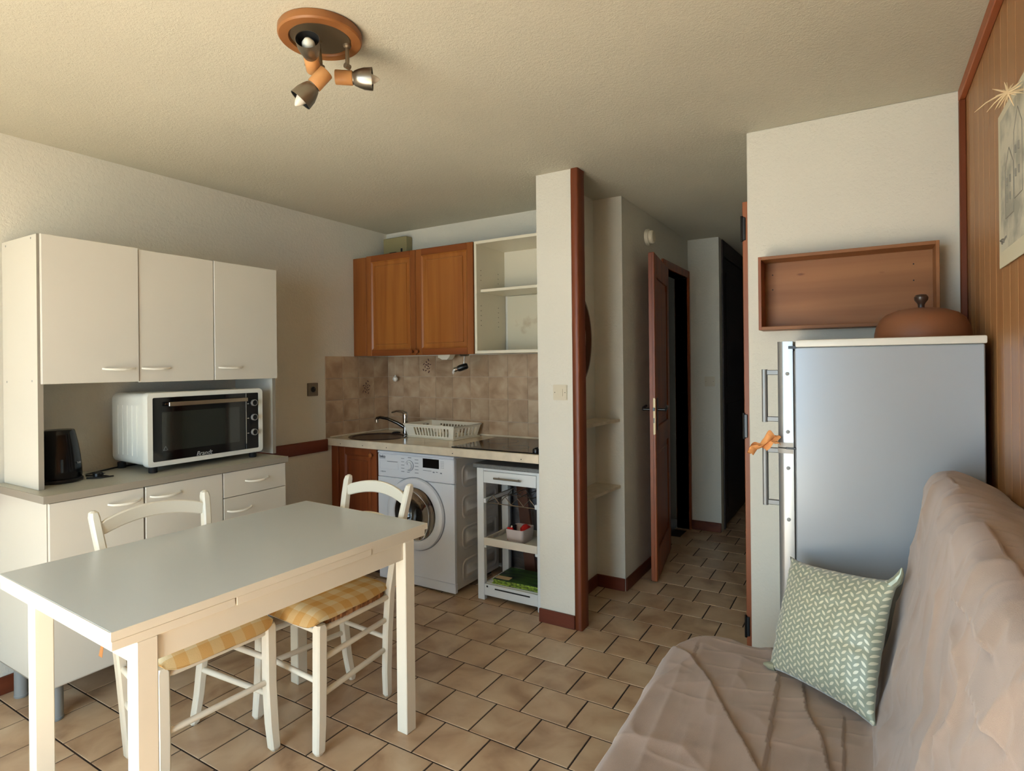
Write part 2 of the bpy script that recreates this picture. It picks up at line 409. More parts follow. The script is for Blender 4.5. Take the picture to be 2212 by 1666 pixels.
# ------------------------------------------------------------------ room shell
H = 2.457
XL, XR, YB, YF = -3.24, 0.352, 3.475, -1.05
wl = struct('wall_left', MB().box(XL - 0.12, XL, YF, YB + 0.12, 0, H), WALL)
wb = struct('wall_back', MB().box(XL, -1.285, YB, YB + 0.12, 0, H), WALL)
part = struct('wall_partition', MB().prism([(-1.545, 2.845), (-1.336, 2.845), (-1.336, 2.92), (-1.475, 2.92), (-1.475, YB), (-1.545, YB)], 0, H), WALL)
mb = MB()
for a in ((3.595, 4.36, 0, H), (5.02, 5.16, 0, H), (4.36, 5.02, 2.13, H)): mb.box(-1.385, -1.285, a[0], a[1], a[2], a[3])
struct('wall_passage_left', mb, WALL)
struct('wall_passage_end', MB().box(-1.285, -1.03, 5.06, 5.16, 0, H), WALL)
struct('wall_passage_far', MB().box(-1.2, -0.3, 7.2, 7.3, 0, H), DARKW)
struct('wall_stub', MB().box(-0.45, XR, 2.83, 2.93, 0, H, 0.004), WALL)
struct('wall_passage_right', MB().box(-0.45, -0.35, 2.93, 7.2, 0, H), WALL)
wr = struct('wall_right', MB().box(XR, XR + 0.12, YF, 2.93, 0, H), MAHOG)
mb = MB()
for a in ((XL, -2.3, 0, H), (-0.5, XR, 0, H), (-2.3, -0.5, 2.15, H)): mb.box(a[0], a[1], YF - 0.15, YF, a[2], a[3])
struct('wall_front', mb, WALL)
struct('ceiling', MB().box(XL - 0.12, XR + 0.12, YF - 0.15, 7.3, H, H + 0.12), CEIL)
# washroom behind the open door, its lack of light put into dark wall colour
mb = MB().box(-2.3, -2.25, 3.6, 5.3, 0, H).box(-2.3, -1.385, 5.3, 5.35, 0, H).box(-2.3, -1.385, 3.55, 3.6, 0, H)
struct('wall_washroom', mb, pmat('washroom_wall_shaded', (70, 60, 54), 0.7))
struct('wall_passage_side', MB().box(-1.2, -1.062, 5.16, 7.2, 0, H), WALL)
# window behind the camera
win = struct('window_1', MB().box(-2.3, -2.24, YF - 0.1, YF - 0.04, 0, 2.15).box(-0.56, -0.5, YF - 0.1, YF - 0.04, 0, 2.15).box(-2.24, -0.56, YF - 0.1, YF - 0.04, 2.09, 2.15), MAHOG)
fl0 = struct('floor', MB().box(XL - 0.12, XR + 0.12, YF - 0.15, 7.3, -0.1, -0.0028), GROUT)
struct('trim_terrace', MB().box(-6, 4, -6, YF - 0.15, -0.15, -0.05), TERR)

# floor tiles: running bond, long joints along x
TW, TH, TX0, TY0 = 0.21253, 0.20874, -2.1713, 2.895
def tmesh(w, h, g=0.0066, zt=0.0, zb=-0.01, ch=0.0012):
    b = bmesh.new()
    rings = []
    for z, k in ((zb, 0), (zt - ch, 0), (zt, ch)):
        rings.append([b.verts.new((sx * (w / 2 - g / 2 - k), sy * (h / 2 - g / 2 - k), z)) for sx, sy in ((-1, -1), (1, -1), (1, 1), (-1, 1))])
    for a, c in zip(rings, rings[1:]):
        for i in range(4): b.faces.new((a[i], a[(i + 1) % 4], c[(i + 1) % 4], c[i]))
    b.faces.new(rings[-1]); me = bpy.data.meshes.new('tile'); b.to_mesh(me); b.free(); return me
tm = tmesh(TW, TH); tm.materials.append(TILE)
cands = []
for r in range(-22, 20):            # row r spans y from TY0-(r+1)*TH .. TY0-r*TH
    y = TY0 - (r + 0.5) * TH
    for c in range(-12, 20):
        x = TX0 + (c + 0.5 + 0.49 * r % 1.0) * TW + 0.0
        if not (XL - 0.08 < x < XR + 0.08 and YF - 0.1 < y < 7.2): continue
        if y > YB + 0.1 and not (-1.33 < x < -0.33): continue
        vis = y > 0.75 and not (x > -0.42 and y < 3.0) and not (x < -3.15) and not (-3.2 < x < -2.2 and y > 3.05)
        vis = vis and not (y > 5.1 and x < -1.05)
        cands.append((0 if vis else 1, y, x))
cands.sort()
far = MB(); cnt = 0
for k, (v, y, x) in enumerate(cands):
    dz = random.uniform(-0.0006, 0.0)
    if v == 0 and cnt < 292:
        o = bpy.data.objects.new('tile', tm); C.objects.link(o); o.parent = fl0; o.location = (x, y, dz); cnt += 1
    else:
        t = bmesh.new(); t.from_mesh(tm); t.transform(Matrix.Translation((x, y, dz))); me = bpy.data.meshes.new('t'); t.to_mesh(me); t.free(); far.bm.from_mesh(me); bpy.data.meshes.remove(me)
far.build('tile_field', TILE, fl0, kind='stuff', smooth=False)

# pine boards on the right wall
BW = 0.0965
bmh = bmesh.new()
prof = [(0, -BW / 2 + 0.0008), (-0.0105, -BW / 2 + 0.0008), (-0.012, -BW / 2 + 0.002), (-0.012, BW / 2 - 0.002), (-0.0105, BW / 2 - 0.0008), (0, BW / 2 - 0.0008)]
a = [bmh.verts.new((x, y, 0.0)) for x, y in prof]; b_ = [bmh.verts.new((x, y, H - 0.002)) for x, y in prof]
for i in range(len(prof) - 1): bmh.faces.new((a[i], a[i + 1], b_[i + 1], b_[i]))
bmesh.ops.recalc_face_normals(bmh, faces=bmh.faces)
bme = bpy.data.meshes.new('board'); bmh.to_mesh(bme); bmh.free(); bme.materials.append(PINE)
y = 2.83 - BW / 2
while y > YF + BW / 2:
    o = bpy.data.objects.new('board', bme); C.objects.link(o); o.parent = wr; o.location = (XR, y, 0.0005); y -= BW
struct('trim_1', MB().box(0.318, 0.340, YF, 2.83, H - 0.045, H - 0.001, 0.003), wood('trim_y', (170, 98, 58), (140, 70, 38), 'y', 10))
struct('trim_2', MB().box(0.318, 0.340, 2.805, 2.829, 0, H - 0.045, 0.003), MAHOG)

# wooden post at the end of the partition, worn along its edge
mb = MB(); rings = []
for k in range(60):
    z = H * k / 59; wv = 0.0015 * noise.noise(Vector((0, 0, z * 9)))
    nk = 0.004 if k in (22, 33, 37, 46) else 0
    x0, x1, y0, y1 = -1.335 + wv, -1.292 + wv, 2.838, 2.922
    c = 0.006
    rings.append([Vector(p) for p in ((x0, y0 + c, z), (x0 + c, y0, z), (x1 - c, y0 + nk, z), (x1 - nk, y0 + c, z), (x1, y1, z), (x0, y1, z))])
mb.loft(rings); struct('trim_3', mb, MAHOG, angle=50)
# jamb of the doorway on the right of the passage, with black hinges
jb = struct('trim_4', MB().box(-0.476, -0.45, 2.86, 2.96, 0, 2.153, 0.002), PINE_TRIM)
for z0, z1 in ((1.976, 2.082), (1.07, 1.177), (0.159, 0.248)):
    MB().box(-0.482, -0.462, 2.852, 2.875, z0, z1, 0.002).cyl((-0.478, 2.856, z0 - 0.006), (-0.478, 2.856, z1 + 0.006), 0.006, n=10).build('hinge', BLACK, jb)
# dado rail and baseboards
struct('trim_5', MB().box(XL, XL + 0.018, YF, 2.852, 0.826, 0.908, 0.005), MAHOGY)
struct('baseboard_left', MB().box(XL, XL + 0.012, YF, 2.86, 0, 0.078, 0.003), MAHOGY)
struct('baseboard_partition', MB().box(-1.549, -1.333, 2.832, 2.8445, 0, 0.074, 0.003), MAHOGX)
struct('baseboard_niche', MB().box(-1.474, -1.286, 3.463, YB, 0, 0.078, 0.003).box(-1.475, -1.463, 2.925, 3.463, 0, 0.078, 0.003), MAHOGX)
struct('baseboard_passage', MB().box(-1.285, -1.273, 3.476, 4.30, 0, 0.078, 0.003).box(-1.272, -1.03, 5.047, 5.06, 0, 0.078, 0.003), MAHOGY)
struct('baseboard_stub', MB().box(-0.449, 0.33, 2.818, 2.83, 0, 0.074, 0.003), MAHOGX)
struct('baseboard_washroom', MB().box(-2.25, -2.238, 3.6, 5.3, 0, 0.1, 0.003), MAHOGY)

# passage door, open against the wall, with its frame
d1 = struct('door_1', MB().box(-1.39, -1.268, 4.30, 4.36, 0, 2.19, 0.003).box(-1.39, -1.268, 5.02, 5.056, 0, 2.19, 0.003).box(-1.39, -1.268, 4.36, 5.02, 2.13, 2.19, 0.003), DOORW)
hinge_p, free_p = Vector((-1.262, 4.40, 0)), Vector((-1.150, 3.695, 0))
dy = (free_p - hinge_p); DL = dy.length; dy.normalize(); dn = Vector((0, 0, 1)).cross(dy)    # dn points to +x side
if dn.x < 0: dn = -dn
DM = Matrix((dy, -dn, Vector((0, 0, 1)))).transposed().to_4x4(); DM.translation = hinge_p
mb = MB()
T = 0.038
# stiles, rails (raised around recessed fields)
for s0, s1, z0, z1 in ((0, 0.1, 0.01, 2.13), (DL - 0.1, DL, 0.01, 2.13), (0.1, DL - 0.1, 0.01, 0.2), (0.1, DL - 0.1, 0.86, 1.0), (0.1, DL - 0.1, 1.98, 2.13)):
    mb.box(s0, s1, 0, T, z0, z1, 0.004, M=DM)
mb.box(0.09, DL - 0.09, 0.012, T - 0.012, 0.15, 2.0, M=DM)
mb.box(0.12, DL - 0.12, 0.006, T - 0.006, 0.24, 0.82, 0.006, M=DM).box(0.12, DL - 0.12, 0.006, T - 0.006, 1.04, 1.94, 0.006, M=DM)
mb.box(DL - 0.002, DL + 0.004, 0.017, T, 0.02, 2.12, M=DM)
leaf = mb.build('door_leaf', DOORW, d1)
lp = MB().prism(rrect(0.018, 0.236, 0.0085, 5, 0.012, 1.073), 0, 0.002, frame_M(DM @ Vector((DL + 0.001, T / 2 - 0.019, 0)), DM.to_3x3() @ Vector((0, 1, 0)), (0, 0, 1))).build('lock_plate', DOORK, leaf)
MB().box(DL + 0.002, DL + 0.012, 0.006, 0.018, 1.108, 1.128, 0.001, M=DM).box(DL + 0.0015, DL + 0.0042, 0.009, 0.015, 1.03, 1.062, M=DM).build('latch', BLACK, leaf)
for sgn, y0 in ((-1, 0.0), (1, T)):
    mb = MB().cyl(DM @ Vector((DL - 0.06, y0, 1.113)), DM @ Vector((DL - 0.06, y0 + sgn * 0.05, 1.113)), 0.009)
    mb.tube([DM @ Vector((DL - 0.06, y0 + sgn * 0.05, 1.113)), DM @ Vector((DL - 0.09, y0 + sgn * 0.055, 1.120)), DM @ Vector((DL - 0.17, y0 + sgn * 0.05, 1.128))], [0.011, 0.010, 0.008])
    mb.box(DL - 0.078, DL - 0.042, y0 if sgn > 0 else y0 - 0.004, y0 + 0.004 if sgn > 0 else y0, 0.98, 1.19, 0.001, M=DM)
    mb.build('door_handle', BLACK, leaf)
# dark closet front along the end of the passage
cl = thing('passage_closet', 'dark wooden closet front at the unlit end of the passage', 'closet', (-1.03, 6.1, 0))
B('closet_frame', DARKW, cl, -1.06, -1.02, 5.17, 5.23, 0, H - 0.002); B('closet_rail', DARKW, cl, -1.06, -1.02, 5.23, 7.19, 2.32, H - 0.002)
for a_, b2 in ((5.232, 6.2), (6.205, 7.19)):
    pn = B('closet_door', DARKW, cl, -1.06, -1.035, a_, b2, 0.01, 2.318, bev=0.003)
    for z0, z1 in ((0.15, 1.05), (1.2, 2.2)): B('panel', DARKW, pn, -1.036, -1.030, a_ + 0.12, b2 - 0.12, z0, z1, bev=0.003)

# wall tiles of the kitchen splashback
zs = [(1.3305, 1.4870), (1.1745, 1.3290), (1.0180, 1.1730), (0.914, 1.0165)]
WT = 0.1585
xe = [-3.232 + WT * k for k in range(0, 11)] + [-1.549]
ye = [2.842, 3.0, 3.158, 3.316, 3.472]
tcache = {}
def wtile(kind, a0, a1, z0, z1, decor=False):
    key = (kind, round(a1 - a0, 3), round(z1 - z0, 3))
    if key not in tcache:
        m_ = tmesh(a1 - a0, z1 - z0, 0.0032, 0.006, 0.0, 0.0012)
        m_.transform(Matrix.Rotation(R(90), 4, 'X') if kind == 'b' else Matrix.Rotation(R(90), 4, 'Z') @ Matrix.Rotation(R(90), 4, 'X'))
        m_.materials.append(WTILE); tcache[key] = m_
    o = bpy.data.objects.new('tile', tcache[key]); C.objects.link(o)
    o.parent = wb if kind == 'b' else wl
    ctr = Vector(((a0 + a1) / 2, YB, (z0 + z1) / 2)) if kind == 'b' else Vector((XL, (a0 + a1) / 2, (z0 + z1) / 2))
    o.location = ctr
    if decor:
        g = MB(); rd = random.Random(decor)
        for k in range(13):
            a = k * 2.4; r = 0.012 + 0.045 * (k / 13)
            px, pz = r * math.cos(a) * 0.8, r * math.sin(a)
            l, w_ = rd.uniform(0.008, 0.012), rd.uniform(0.0035, 0.0055); an = rd.uniform(0, 3.1)
            poly = [(px + l * math.cos(t) * math.cos(an) - w_ * math.sin(t) * math.sin(an), pz + l * math.cos(t) * math.sin(an) + w_ * math.sin(t) * math.cos(an)) for t in [2 * math.pi * q / 8 for q in range(8)]]
            if kind == 'b': g.prism(poly, 0.0060, 0.0066, frame_M((0, 0, 0), (1, 0, 0), (0, 0, 1)))
            else: g.prism(poly, 0.0060, 0.0066, frame_M((0, 0, 0), (0, 1, 0), (0, 0, 1)))
        me_o = g.build('flower_motif', MOTIF, None, smooth=False); me_o.parent = o
        me_o['label'] = 'dark brown floral print'
for r_, (z0, z1) in enumerate(zs):
    for c_ in range(len(xe) - 1):
        if xe[c_ + 1] > xe[c_] + 0.02: wtile('b', xe[c_], xe[c_ + 1], z0, z1, {(0, 2): 5, (2, 10): 6}.get((r_, c_), False))
    for c_ in range(4): wtile('l', ye[c_], ye[c_ + 1], z0, z1, 9 if (r_, c_) == (1, 2) else False)
# recess joints: thin grout bed
MB().box(XL + 0.001, -1.546, YB - 0.0025, YB + 0.001, 0.905, 1.487).build('grout_bed', WGROUT, wb)
MB().box(XL - 0.001, XL + 0.0025, 2.842, YB - 0.001, 0.905, 1.487).build('grout_bed', WGROUT, wl)

# ------------------------------------------------------------------ kitchen dresser (left)
def bow(name, parent, mat, y0, y1, z, x, out=0.030, r=0.0052, dz=0.0):
    pts = []
    for k in range(13):
        t = k / 12; s_ = math.sin(math.pi * t) ** 0.55
        pts.append((x + out * s_, y0 + (y1 - y0) * t, z + dz * s_))
    return MB().tube(pts, [r * (0.85 + 0.25 * math.sin(math.pi * k / 12)) for k in range(13)], 8).build(name, mat, parent)
dr = thing('kitchen_dresser', 'tall white two-tier kitchen dresser with grey worktop against the left wall', 'dresser', (-2.98, 1.57, 0))
XF = -2.745
mb = MB().box(-3.215, XF, 1.022, 1.038, 0.16, 0.895, 0.001).box(-3.215, XF, 2.099, 2.115, 0.16, 0.895, 0.001).box(-3.215, XF, 1.038, 2.099, 0.16, 0.176).box(-3.215, -3.20, 1.038, 2.099, 0.176, 0.895)
mb.box(-3.20, XF - 0.002, 1.369, 1.385, 0.176, 0.893).box(-3.20, XF - 0.002, 1.738, 1.754, 0.176, 0.893).build('carcass', WHITE, dr)
B('worktop', GREYTOP, dr, -3.218, -2.722, 1.006, 2.124, 0.896, 0.925)
B('front_edging', EDGE, dr, -2.724, -2.7205, 1.005, 2.125, 0.8955, 0.9255, bev=0); B('side_edging', EDGE, dr, -3.218, -2.7215, 1.0035, 1.0065, 0.8955, 0.9255, bev=0)
MB().box(-3.215, XF + 0.0005, 1.021, 1.0385, 0.158, 0.1615).build('edge_strip', EDGE, dr); MB().box(XF - 0.001, XF + 0.0008, 1.022, 1.038, 0.162, 0.894).build('edge_strip', EDGE, dr)
MB().box(XF - 0.001, XF + 0.0008, 1.369, 1.387, 0.172, 0.893).build('gap_shade_strip', DARKW, dr)  # dark strip paints in the shade of the gap between the lower doors
for (y0, y1, hy0, hy1) in ((1.024, 1.374, 1.232, 1.362), (1.382, 1.744, 1.402, 1.536)):
    d_ = B('door', WHITE, dr, XF + 0.001, XF + 0.017, y0, y1, 0.17, 0.892)
    bow('handle', d_, HANDLE, hy0, hy1, 0.846, XF + 0.016, dz=-0.006)
for (z0, z1, hy0, hy1, hz) in ((0.767, 0.892, 1.868, 2.003, 0.835), (0.636, 0.764, 1.768, 1.902, 0.70), (0.505, 0.633, 1.85, 1.98, 0.57), (0.17, 0.502, 1.85, 1.98, 0.36)):
    d_ = B('drawer', WHITE, dr, XF + 0.001, XF + 0.017, 1.750, 2.112, z0, z1)
    bow('handle', d_, HANDLE, hy0, hy1, hz, XF + 0.016, dz=-0.006)
for (x, y) in ((-2.82, 1.075), (-3.15, 1.075), (-2.82, 2.06), (-3.15, 2.06), (-2.82, 1.57)):
    MB().lathe([(0.024, 0.0), (0.0265, 0.004), (0.0265, 0.012), (0.025, 0.014), (0.025, 0.159)], Matrix.Translation((x, y, 0)), 20).build('foot', GREYLEG, dr)
# upper tier
MB().box(-3.22, -2.878, 1.046, 1.064, 0.9255, 1.971, 0.001).build('side_panel', WHITE, dr)
MB().box(-3.22, -2.878, 2.146, 2.164, 0.9255, 1.968, 0.001).build('side_panel', WHITE, dr)
MB().box(-3.22, -2.88, 1.064, 2.146, 1.362, 1.378).box(-3.22, -2.88, 1.064, 2.146, 1.952, 1.968).box(-3.22, -3.205, 1.064, 2.146, 1.378, 1.952).build('upper_cabinet', WHITE, dr)
for ea, eb_, ez in ((1.0455, 1.0645, 1.971), (2.1455, 2.1645, 1.968)): MB().box(-2.8785, -2.8765, ea, eb_, 0.926, ez).build('edge_strip', EDGE, dr)
for (y0, y1, zt, xo, hy0, hy1) in ((1.052, 1.423, 1.970, 0.006, 1.272, 1.405), (1.4275, 1.788, 1.966, 0.0, 1.438, 1.566), (1.792, 2.164, 1.966, 0.002, 1.812, 1.946)):
    d_ = B('upper_door', WHITE, dr, -2.875 + xo, -2.859 + xo, y0, y1, zt - 0.613, zt)
    bow('handle', d_, HANDLE, hy0, hy1, 1.418, -2.860 + xo, out=0.024, dz=-0.004)
mb = MB()
for (x, z) in ((-3.18, 1.952), (-2.93, 1.958), (-3.18, 1.365), (-2.93, 1.37)): mb.cyl((x, 1.0455, z), (x, 1.0462, z), 0.0045, n=8)
mb.build('screw', GREYLEG, dr, kind='stuff')

# mini oven on the dresser
OV = thing('mini_oven', 'white countertop mini oven with black glass front on the dresser', 'oven', (-3.0, 1.75, 0.925))
ox, y0, y1, z0, z1 = -2.842, 1.448, 2.058, 0.953, 1.303
ym, zm = (y0 + y1) / 2, (z0 + z1) / 2
def yz_ring(x, w_, h_, r_, n=5): return [Vector((x, ym + a, zm + b)) for a, b in rrect(w_, h_, r_, n)]
Wd, Hd = y1 - y0, z1 - z0
MB().loft([yz_ring(-3.19, Wd - 0.03, Hd - 0.012, 0.03), yz_ring(-2.885, Wd - 0.022, Hd - 0.006, 0.025), yz_ring(-2.88, Wd - 0.012, Hd - 0.004, 0.022)]).build('body', OVENW, OV)
mb = MB()
for k in range(5): mb.tube([(-3.13 + 0.045 * k, y0 + 0.0125 - 0.0006 * k, 1.00), (-3.13 + 0.045 * k, y0 + 0.0125 - 0.0006 * k, 1.24)], 0.0022, 6)
mb.build('side_rib', OVENW, OV)
MB().loft([yz_ring(-2.88, Wd, Hd, 0.022), yz_ring(-2.855, Wd, Hd, 0.022), yz_ring(-2.842, Wd - 0.006, Hd - 0.006, 0.020), yz_ring(-2.842, Wd - 0.052, Hd - 0.048, 0.008), yz_ring(-2.850, Wd - 0.056, Hd - 0.052, 0.008), yz_ring(-2.88, Wd - 0.056, Hd - 0.052, 0.008)], cap=False).build('front_frame', OVENW, OV)
gy0, gy1, gz0, gz1 = y0 + 0.027, y1 - 0.027, z0 + 0.025, z1 - 0.025
gl = B('glass_door', BLACKGL, OV, -2.862, -2.8445, gy0, 1.954, gz0, gz1, bev=0.001)
B('viewing_window', OVENGL, gl, -2.845, -2.8440, 1.517, 1.918, gz0 + 0.045, gz1 - 0.07, bev=0)
hb = MB().box(-2.822, -2.812, 1.535, 1.948, 1.236, 1.256, 0.002).box(-2.845, -2.82, 1.54, 1.55, 1.24, 1.252).box(-2.845, -2.82, 1.932, 1.942, 1.24, 1.252).build('handle', pmat('handle_chrome', (176, 160, 142), 0.22, 1.0), gl)
text('maker_name', 'Brandt', 0.030, frame_M((-2.8440, 1.722, 0.990), (0, 1, 0), (0, 0, 1)), pmat('pale_print', (170, 170, 165), 0.4), gl, shear=0.3, bold=0.0)
MB().tube([(-2.8438, 1.523, 1.028), (-2.8438, 1.543, 1.028), (-2.8438, 1.533, 1.046), (-2.8438, 1.523, 1.028)], 0.0007, 4).build('warning_triangle', GREYLEG, gl)
mb = MB()
for k in range(5): mb.tube([(-2.86, 1.56 + k * 0.0, 0), (-2.86, 1.56, 0.001)], 0.0001, 4)
cp = B('control_panel', BLACK, OV, -2.862, -2.8445, 1.957, gy1, gz0, gz1, bev=0.001)
B('chrome_strip', CHROME, OV, -2.846, -2.842, 1.9540, 1.9575, gz0 + 0.03, gz1, bev=0)
for z in (1.225, 1.147, 1.067):
    K = frame_M((-2.8445, 1.997, z), (0, 1, 0), (0, 0, 1))
    kb = MB().lathe([(0.0185, 0), (0.0185, 0.004), (0.015, 0.006), (0.0142, 0.018), (0.012, 0.0195), (0.0001, 0.0195)], K, 20).build('knob', BLACK, cp)
    MB().lathe([(0.0150, 0.006), (0.0172, 0.007), (0.0172, 0.0200), (0.0138, 0.0205)], K, 20, cap=False).build('knob_ring', pmat('ring_silver', (190, 190, 188), 0.35, 0.6), kb)
    MB().box(-2.8445, -2.8440, 1.964, 1.974, z - 0.006, z - 0.003).build('dial_mark', RACKM, cp)
for (x, y) in ((-2.875, 1.49), (-3.16, 1.49), (-2.875, 2.015), (-3.16, 2.015)):
    MB().lathe([(0.017, 0.0), (0.019, 0.003), (0.019, 0.029)], Matrix.Translation((x, y, 0.9255)), 14).build('foot', BLKRUB, OV)
# oven interior rack glints behind the glass are reflections only

KT = thing('electric_kettle', 'black plastic electric kettle at the left end of the dresser worktop', 'kettle', (-3.03, 1.175, 0.926))
kp = [(0.082, 0.018), (0.084, 0.025), (0.083, 0.06), (0.078, 0.11), (0.071, 0.16), (0.062, 0.205), (0.058, 0.222), (0.055, 0.226), (0.045, 0.224), (0.040, 0.226), (0.0001, 0.228)]
KM = Matrix.Translation((-3.03, 1.175, 0.926))
MB().lathe(kp, KM, 36).build('body', KETB, KT)
MB().lathe([(0.086, 0.0), (0.088, 0.004), (0.087, 0.014), (0.080, 0.018), (0.0001, 0.018)], KM, 36).build('base', BLACK, KT)
MB().tube([(-3.03, 1.115, 1.14), (-3.03, 1.085, 1.13), (-3.03, 1.072, 1.09), (-3.03, 1.075, 1.02), (-3.03, 1.095, 0.985)], [0.011, 0.011, 0.011, 0.010, 0.009], 10).build('handle', BLACK, KT)
MB().box(-2.953, -2.9465, 1.150, 1.160, 0.972, 1.03, 0.002).build('water_gauge', pmat('gauge', (60, 64, 68), 0.1), KT)
text('maker_name', 'Tefal', 0.012, frame_M((-2.958, 1.222, 1.008), (-0.55, 0.83, 0), (-0.10, -0.06, 0.99)), pmat('pale_print2', (150, 150, 150), 0.4), KT, bold=0.0002)
CB = thing('power_cord', 'black coiled power cord with plug lying between kettle and oven', 'cord', (-3.0, 1.3, 0.926))
MB().tube([(-2.985, 1.262, 0.9295), (-2.94, 1.30, 0.9300), (-2.93, 1.345, 0.9300), (-2.955, 1.33, 0.931), (-3.02, 1.275, 0.934), (-3.06, 1.29, 0.934), (-3.12, 1.36, 0.9295), (-3.17, 1.46, 0.9290), (-3.19, 1.60, 0.9290)], 0.0035, 8).build('cable', BLACK, CB)
MB().box(-2.99, -2.955, 1.285, 1.32, 0.9262, 0.952, 0.006).build('plug', BLACK, CB)
MB().cyl((-2.955, 1.295, 0.944), (-2.937, 1.298, 0.947), 0.0018, n=6).cyl((-2.955, 1.312, 0.944), (-2.937, 1.315, 0.947), 0.0018, n=6).build('pin', CHROME, CB)

# ------------------------------------------------------------------ kitchen counter
ct = thing('countertop', 'cream kitchen countertop with screwed edge strip over the washing machine', 'countertop', (-2.4, 3.16, 0.872))
MB().ring_plate(-3.229, -1.549, 2.862, 3.466, 0.872, 0.912, -2.965, 3.075, 0.19, 0.175).build('slab', COUNTER, ct)
es = MB().box(-3.229, -1.549, 2.8475, 2.8615, 0.864, 0.9135, 0.002).build('edge_strip', COUNTERE, ct)
for x in (-3.10, -2.89, -2.675, -2.14, -1.66): MB().cyl((x, 2.8478, 0.882), (x, 2.8470, 0.882), 0.0035, n=8).build('screw', BLKRUB, es)
MB().box(-3.228, -1.55, 3.456, 3.4685, 0.912, 0.924, 0.004).box(-3.232, -3.22, 2.87, 3.456, 0.912, 0.924, 0.004).build('sealing_strip', COUNTERE, ct)
sk = thing('kitchen_sink', 'round dark brown inset sink in the left of the countertop', 'sink', (-2.965, 3.075, 0.76))
SM = Matrix.Translation((-2.965, 3.075, 0)) @ Matrix.Diagonal((1, 0.92, 1, 1))
MB().lathe([(0.214, 0.9122), (0.216, 0.916), (0.210, 0.9185), (0.188, 0.917), (0.184, 0.908), (0.176, 0.82), (0.150, 0.785), (0.03, 0.778), (0.0001, 0.778), (0.0001, 0.770), (0.15, 0.775), (0.184, 0.81), (0.186, 0.9)], SM, 48).build('basin', SINKM, sk)
MB().lathe([(0.03, 0.779), (0.03, 0.784), (0.02, 0.785), (0.0001, 0.783)], SM, 20).build('drain', STEEL, sk)
MB().lathe([(0.03, 0.9135), (0.032, 0.921), (0.022, 0.926), (0.0001, 0.927)], Matrix.Translation((-2.985, 3.285, 0)), 18).build('plug_stopper', BLKRUB, sk)
tp = thing('kitchen_tap', 'chrome single-lever kitchen tap behind the round sink', 'tap', (-2.862, 3.245, 0.912))
TX, TY = -2.862, 3.245
MB().lathe([(0.026, 0.9125), (0.026, 0.918), (0.019, 0.925), (0.017, 0.97), (0.019, 1.03), (0.021, 1.055), (0.017, 1.068), (0.0001, 1.072)], Matrix.Translation((TX, TY, 0)), 24).build('body', CHROME, tp)
MB().tube([(TX, TY, 0.965), (TX - 0.05, TY - 0.025, 0.998), (TX - 0.12, TY - 0.055, 1.030), (TX - 0.175, TY - 0.075, 1.040), (TX - 0.197, TY - 0.082, 1.034), (TX - 0.200, TY - 0.083, 1.012)], [0.013, 0.0115, 0.0105, 0.010, 0.011, 0.012], 14).build('spout', pmat('spout_dark_chrome', (96, 92, 88), 0.15, 1.0), tp)
MB().cyl((TX - 0.200, TY - 0.083, 1.024), (TX - 0.200, TY - 0.083, 1.002), 0.013, 0.012).build('aerator', CHROME, tp)
MB().tube([(TX + 0.006, TY, 1.066), (TX - 0.03, TY, 1.082), (TX - 0.08, TY - 0.002, 1.084), (TX - 0.125, TY - 0.004, 1.072)], [0.016, 0.012, 0.008, 0.006], 12).build('lever', CHROME, tp)

# dish rack: slotted tapered basket in a tray
rk = thing('dish_rack', 'cream plastic dish drainer basket on the counter beside the tap', 'dish rack', (-2.56, 3.29, 0.912), R(-4))
def rackpt(u, v, t):            # u,v in [-1,1]; t 0 bottom .. 1 rim
    hx, hy = 0.212 + 0.022 * t, 0.128 + 0.018 * t
    p = Vector((u * hx, v * hy, 0.008 + 0.082 * t)); return WM[rk.name] @ p
def patch(mb, f, s0, s1, t0, t1, nrm, th=0.003):
    off = WM[rk.name].to_3x3() @ Vector(nrm) * th
    q = [f(s0, t0), f(s1, t0), f(s1, t1), f(s0, t1)]
    mb.loft([q, [p + off for p in q]])
mb = MB()
for f, nrm, L_ in ((lambda s, t: rackpt(s, -1, t), (0, 1, 0), 2), (lambda s, t: rackpt(s, 1, t), (0, -1, 0), 2), (lambda s, t: rackpt(-1, s, t), (1, 0, 0), 1), (lambda s, t: rackpt(1, s, t), (-1, 0, 0), 1)):
    patch(mb, f, -1, 1, 0.0, 0.13, nrm); patch(mb, f, -1, 1, 0.80, 1.0, nrm)
    if L_ == 2:
        patch(mb, f, -1, -0.62, 0.13, 0.80, nrm); patch(mb, f, 0.85, 1, 0.13, 0.80, nrm)
        n = 12; span = 1.47
        for k in range(n): s_ = -0.62 + span * (k + 0.62) / n; patch(mb, f, s_, s_ + span * 0.38 / n, 0.13, 0.80, nrm)
    else:
        patch(mb, f, -1, -0.86, 0.13, 0.80, nrm); patch(mb, f, 0.86, 1, 0.13, 0.80, nrm)
        for k in range(6): s_ = -0.86 + 1.72 * (k + 0.6) / 6; patch(mb, f, s_, s_ + 1.72 * 0.4 / 6, 0.13, 0.80, nrm)
mb.build('basket', RACKM, rk, smooth=False)
rim = [rackpt(a / 1.0, b, 1) for a, b in ((-1, -1), (1, -1), (1, 1), (-1, 1), (-1, -1))]
MB().tube([rackpt(-1, -1, 1), rackpt(1, -1, 1), rackpt(1.0, 1, 1), rackpt(-1, 1, 1), rackpt(-1, -1, 1)], 0.006, 8).tube([rackpt(-1, 1, 1), rackpt(-1, -1, 1), rackpt(-0.98, -1, 1)], 0.006, 8).build('rim', RACKM, rk)
MB().box(-0.228, 0.228, -0.142, 0.142, 0.001, 0.007, 0.002, M=WM[rk.name]).build('tray', RACKM, rk)
mb = MB()
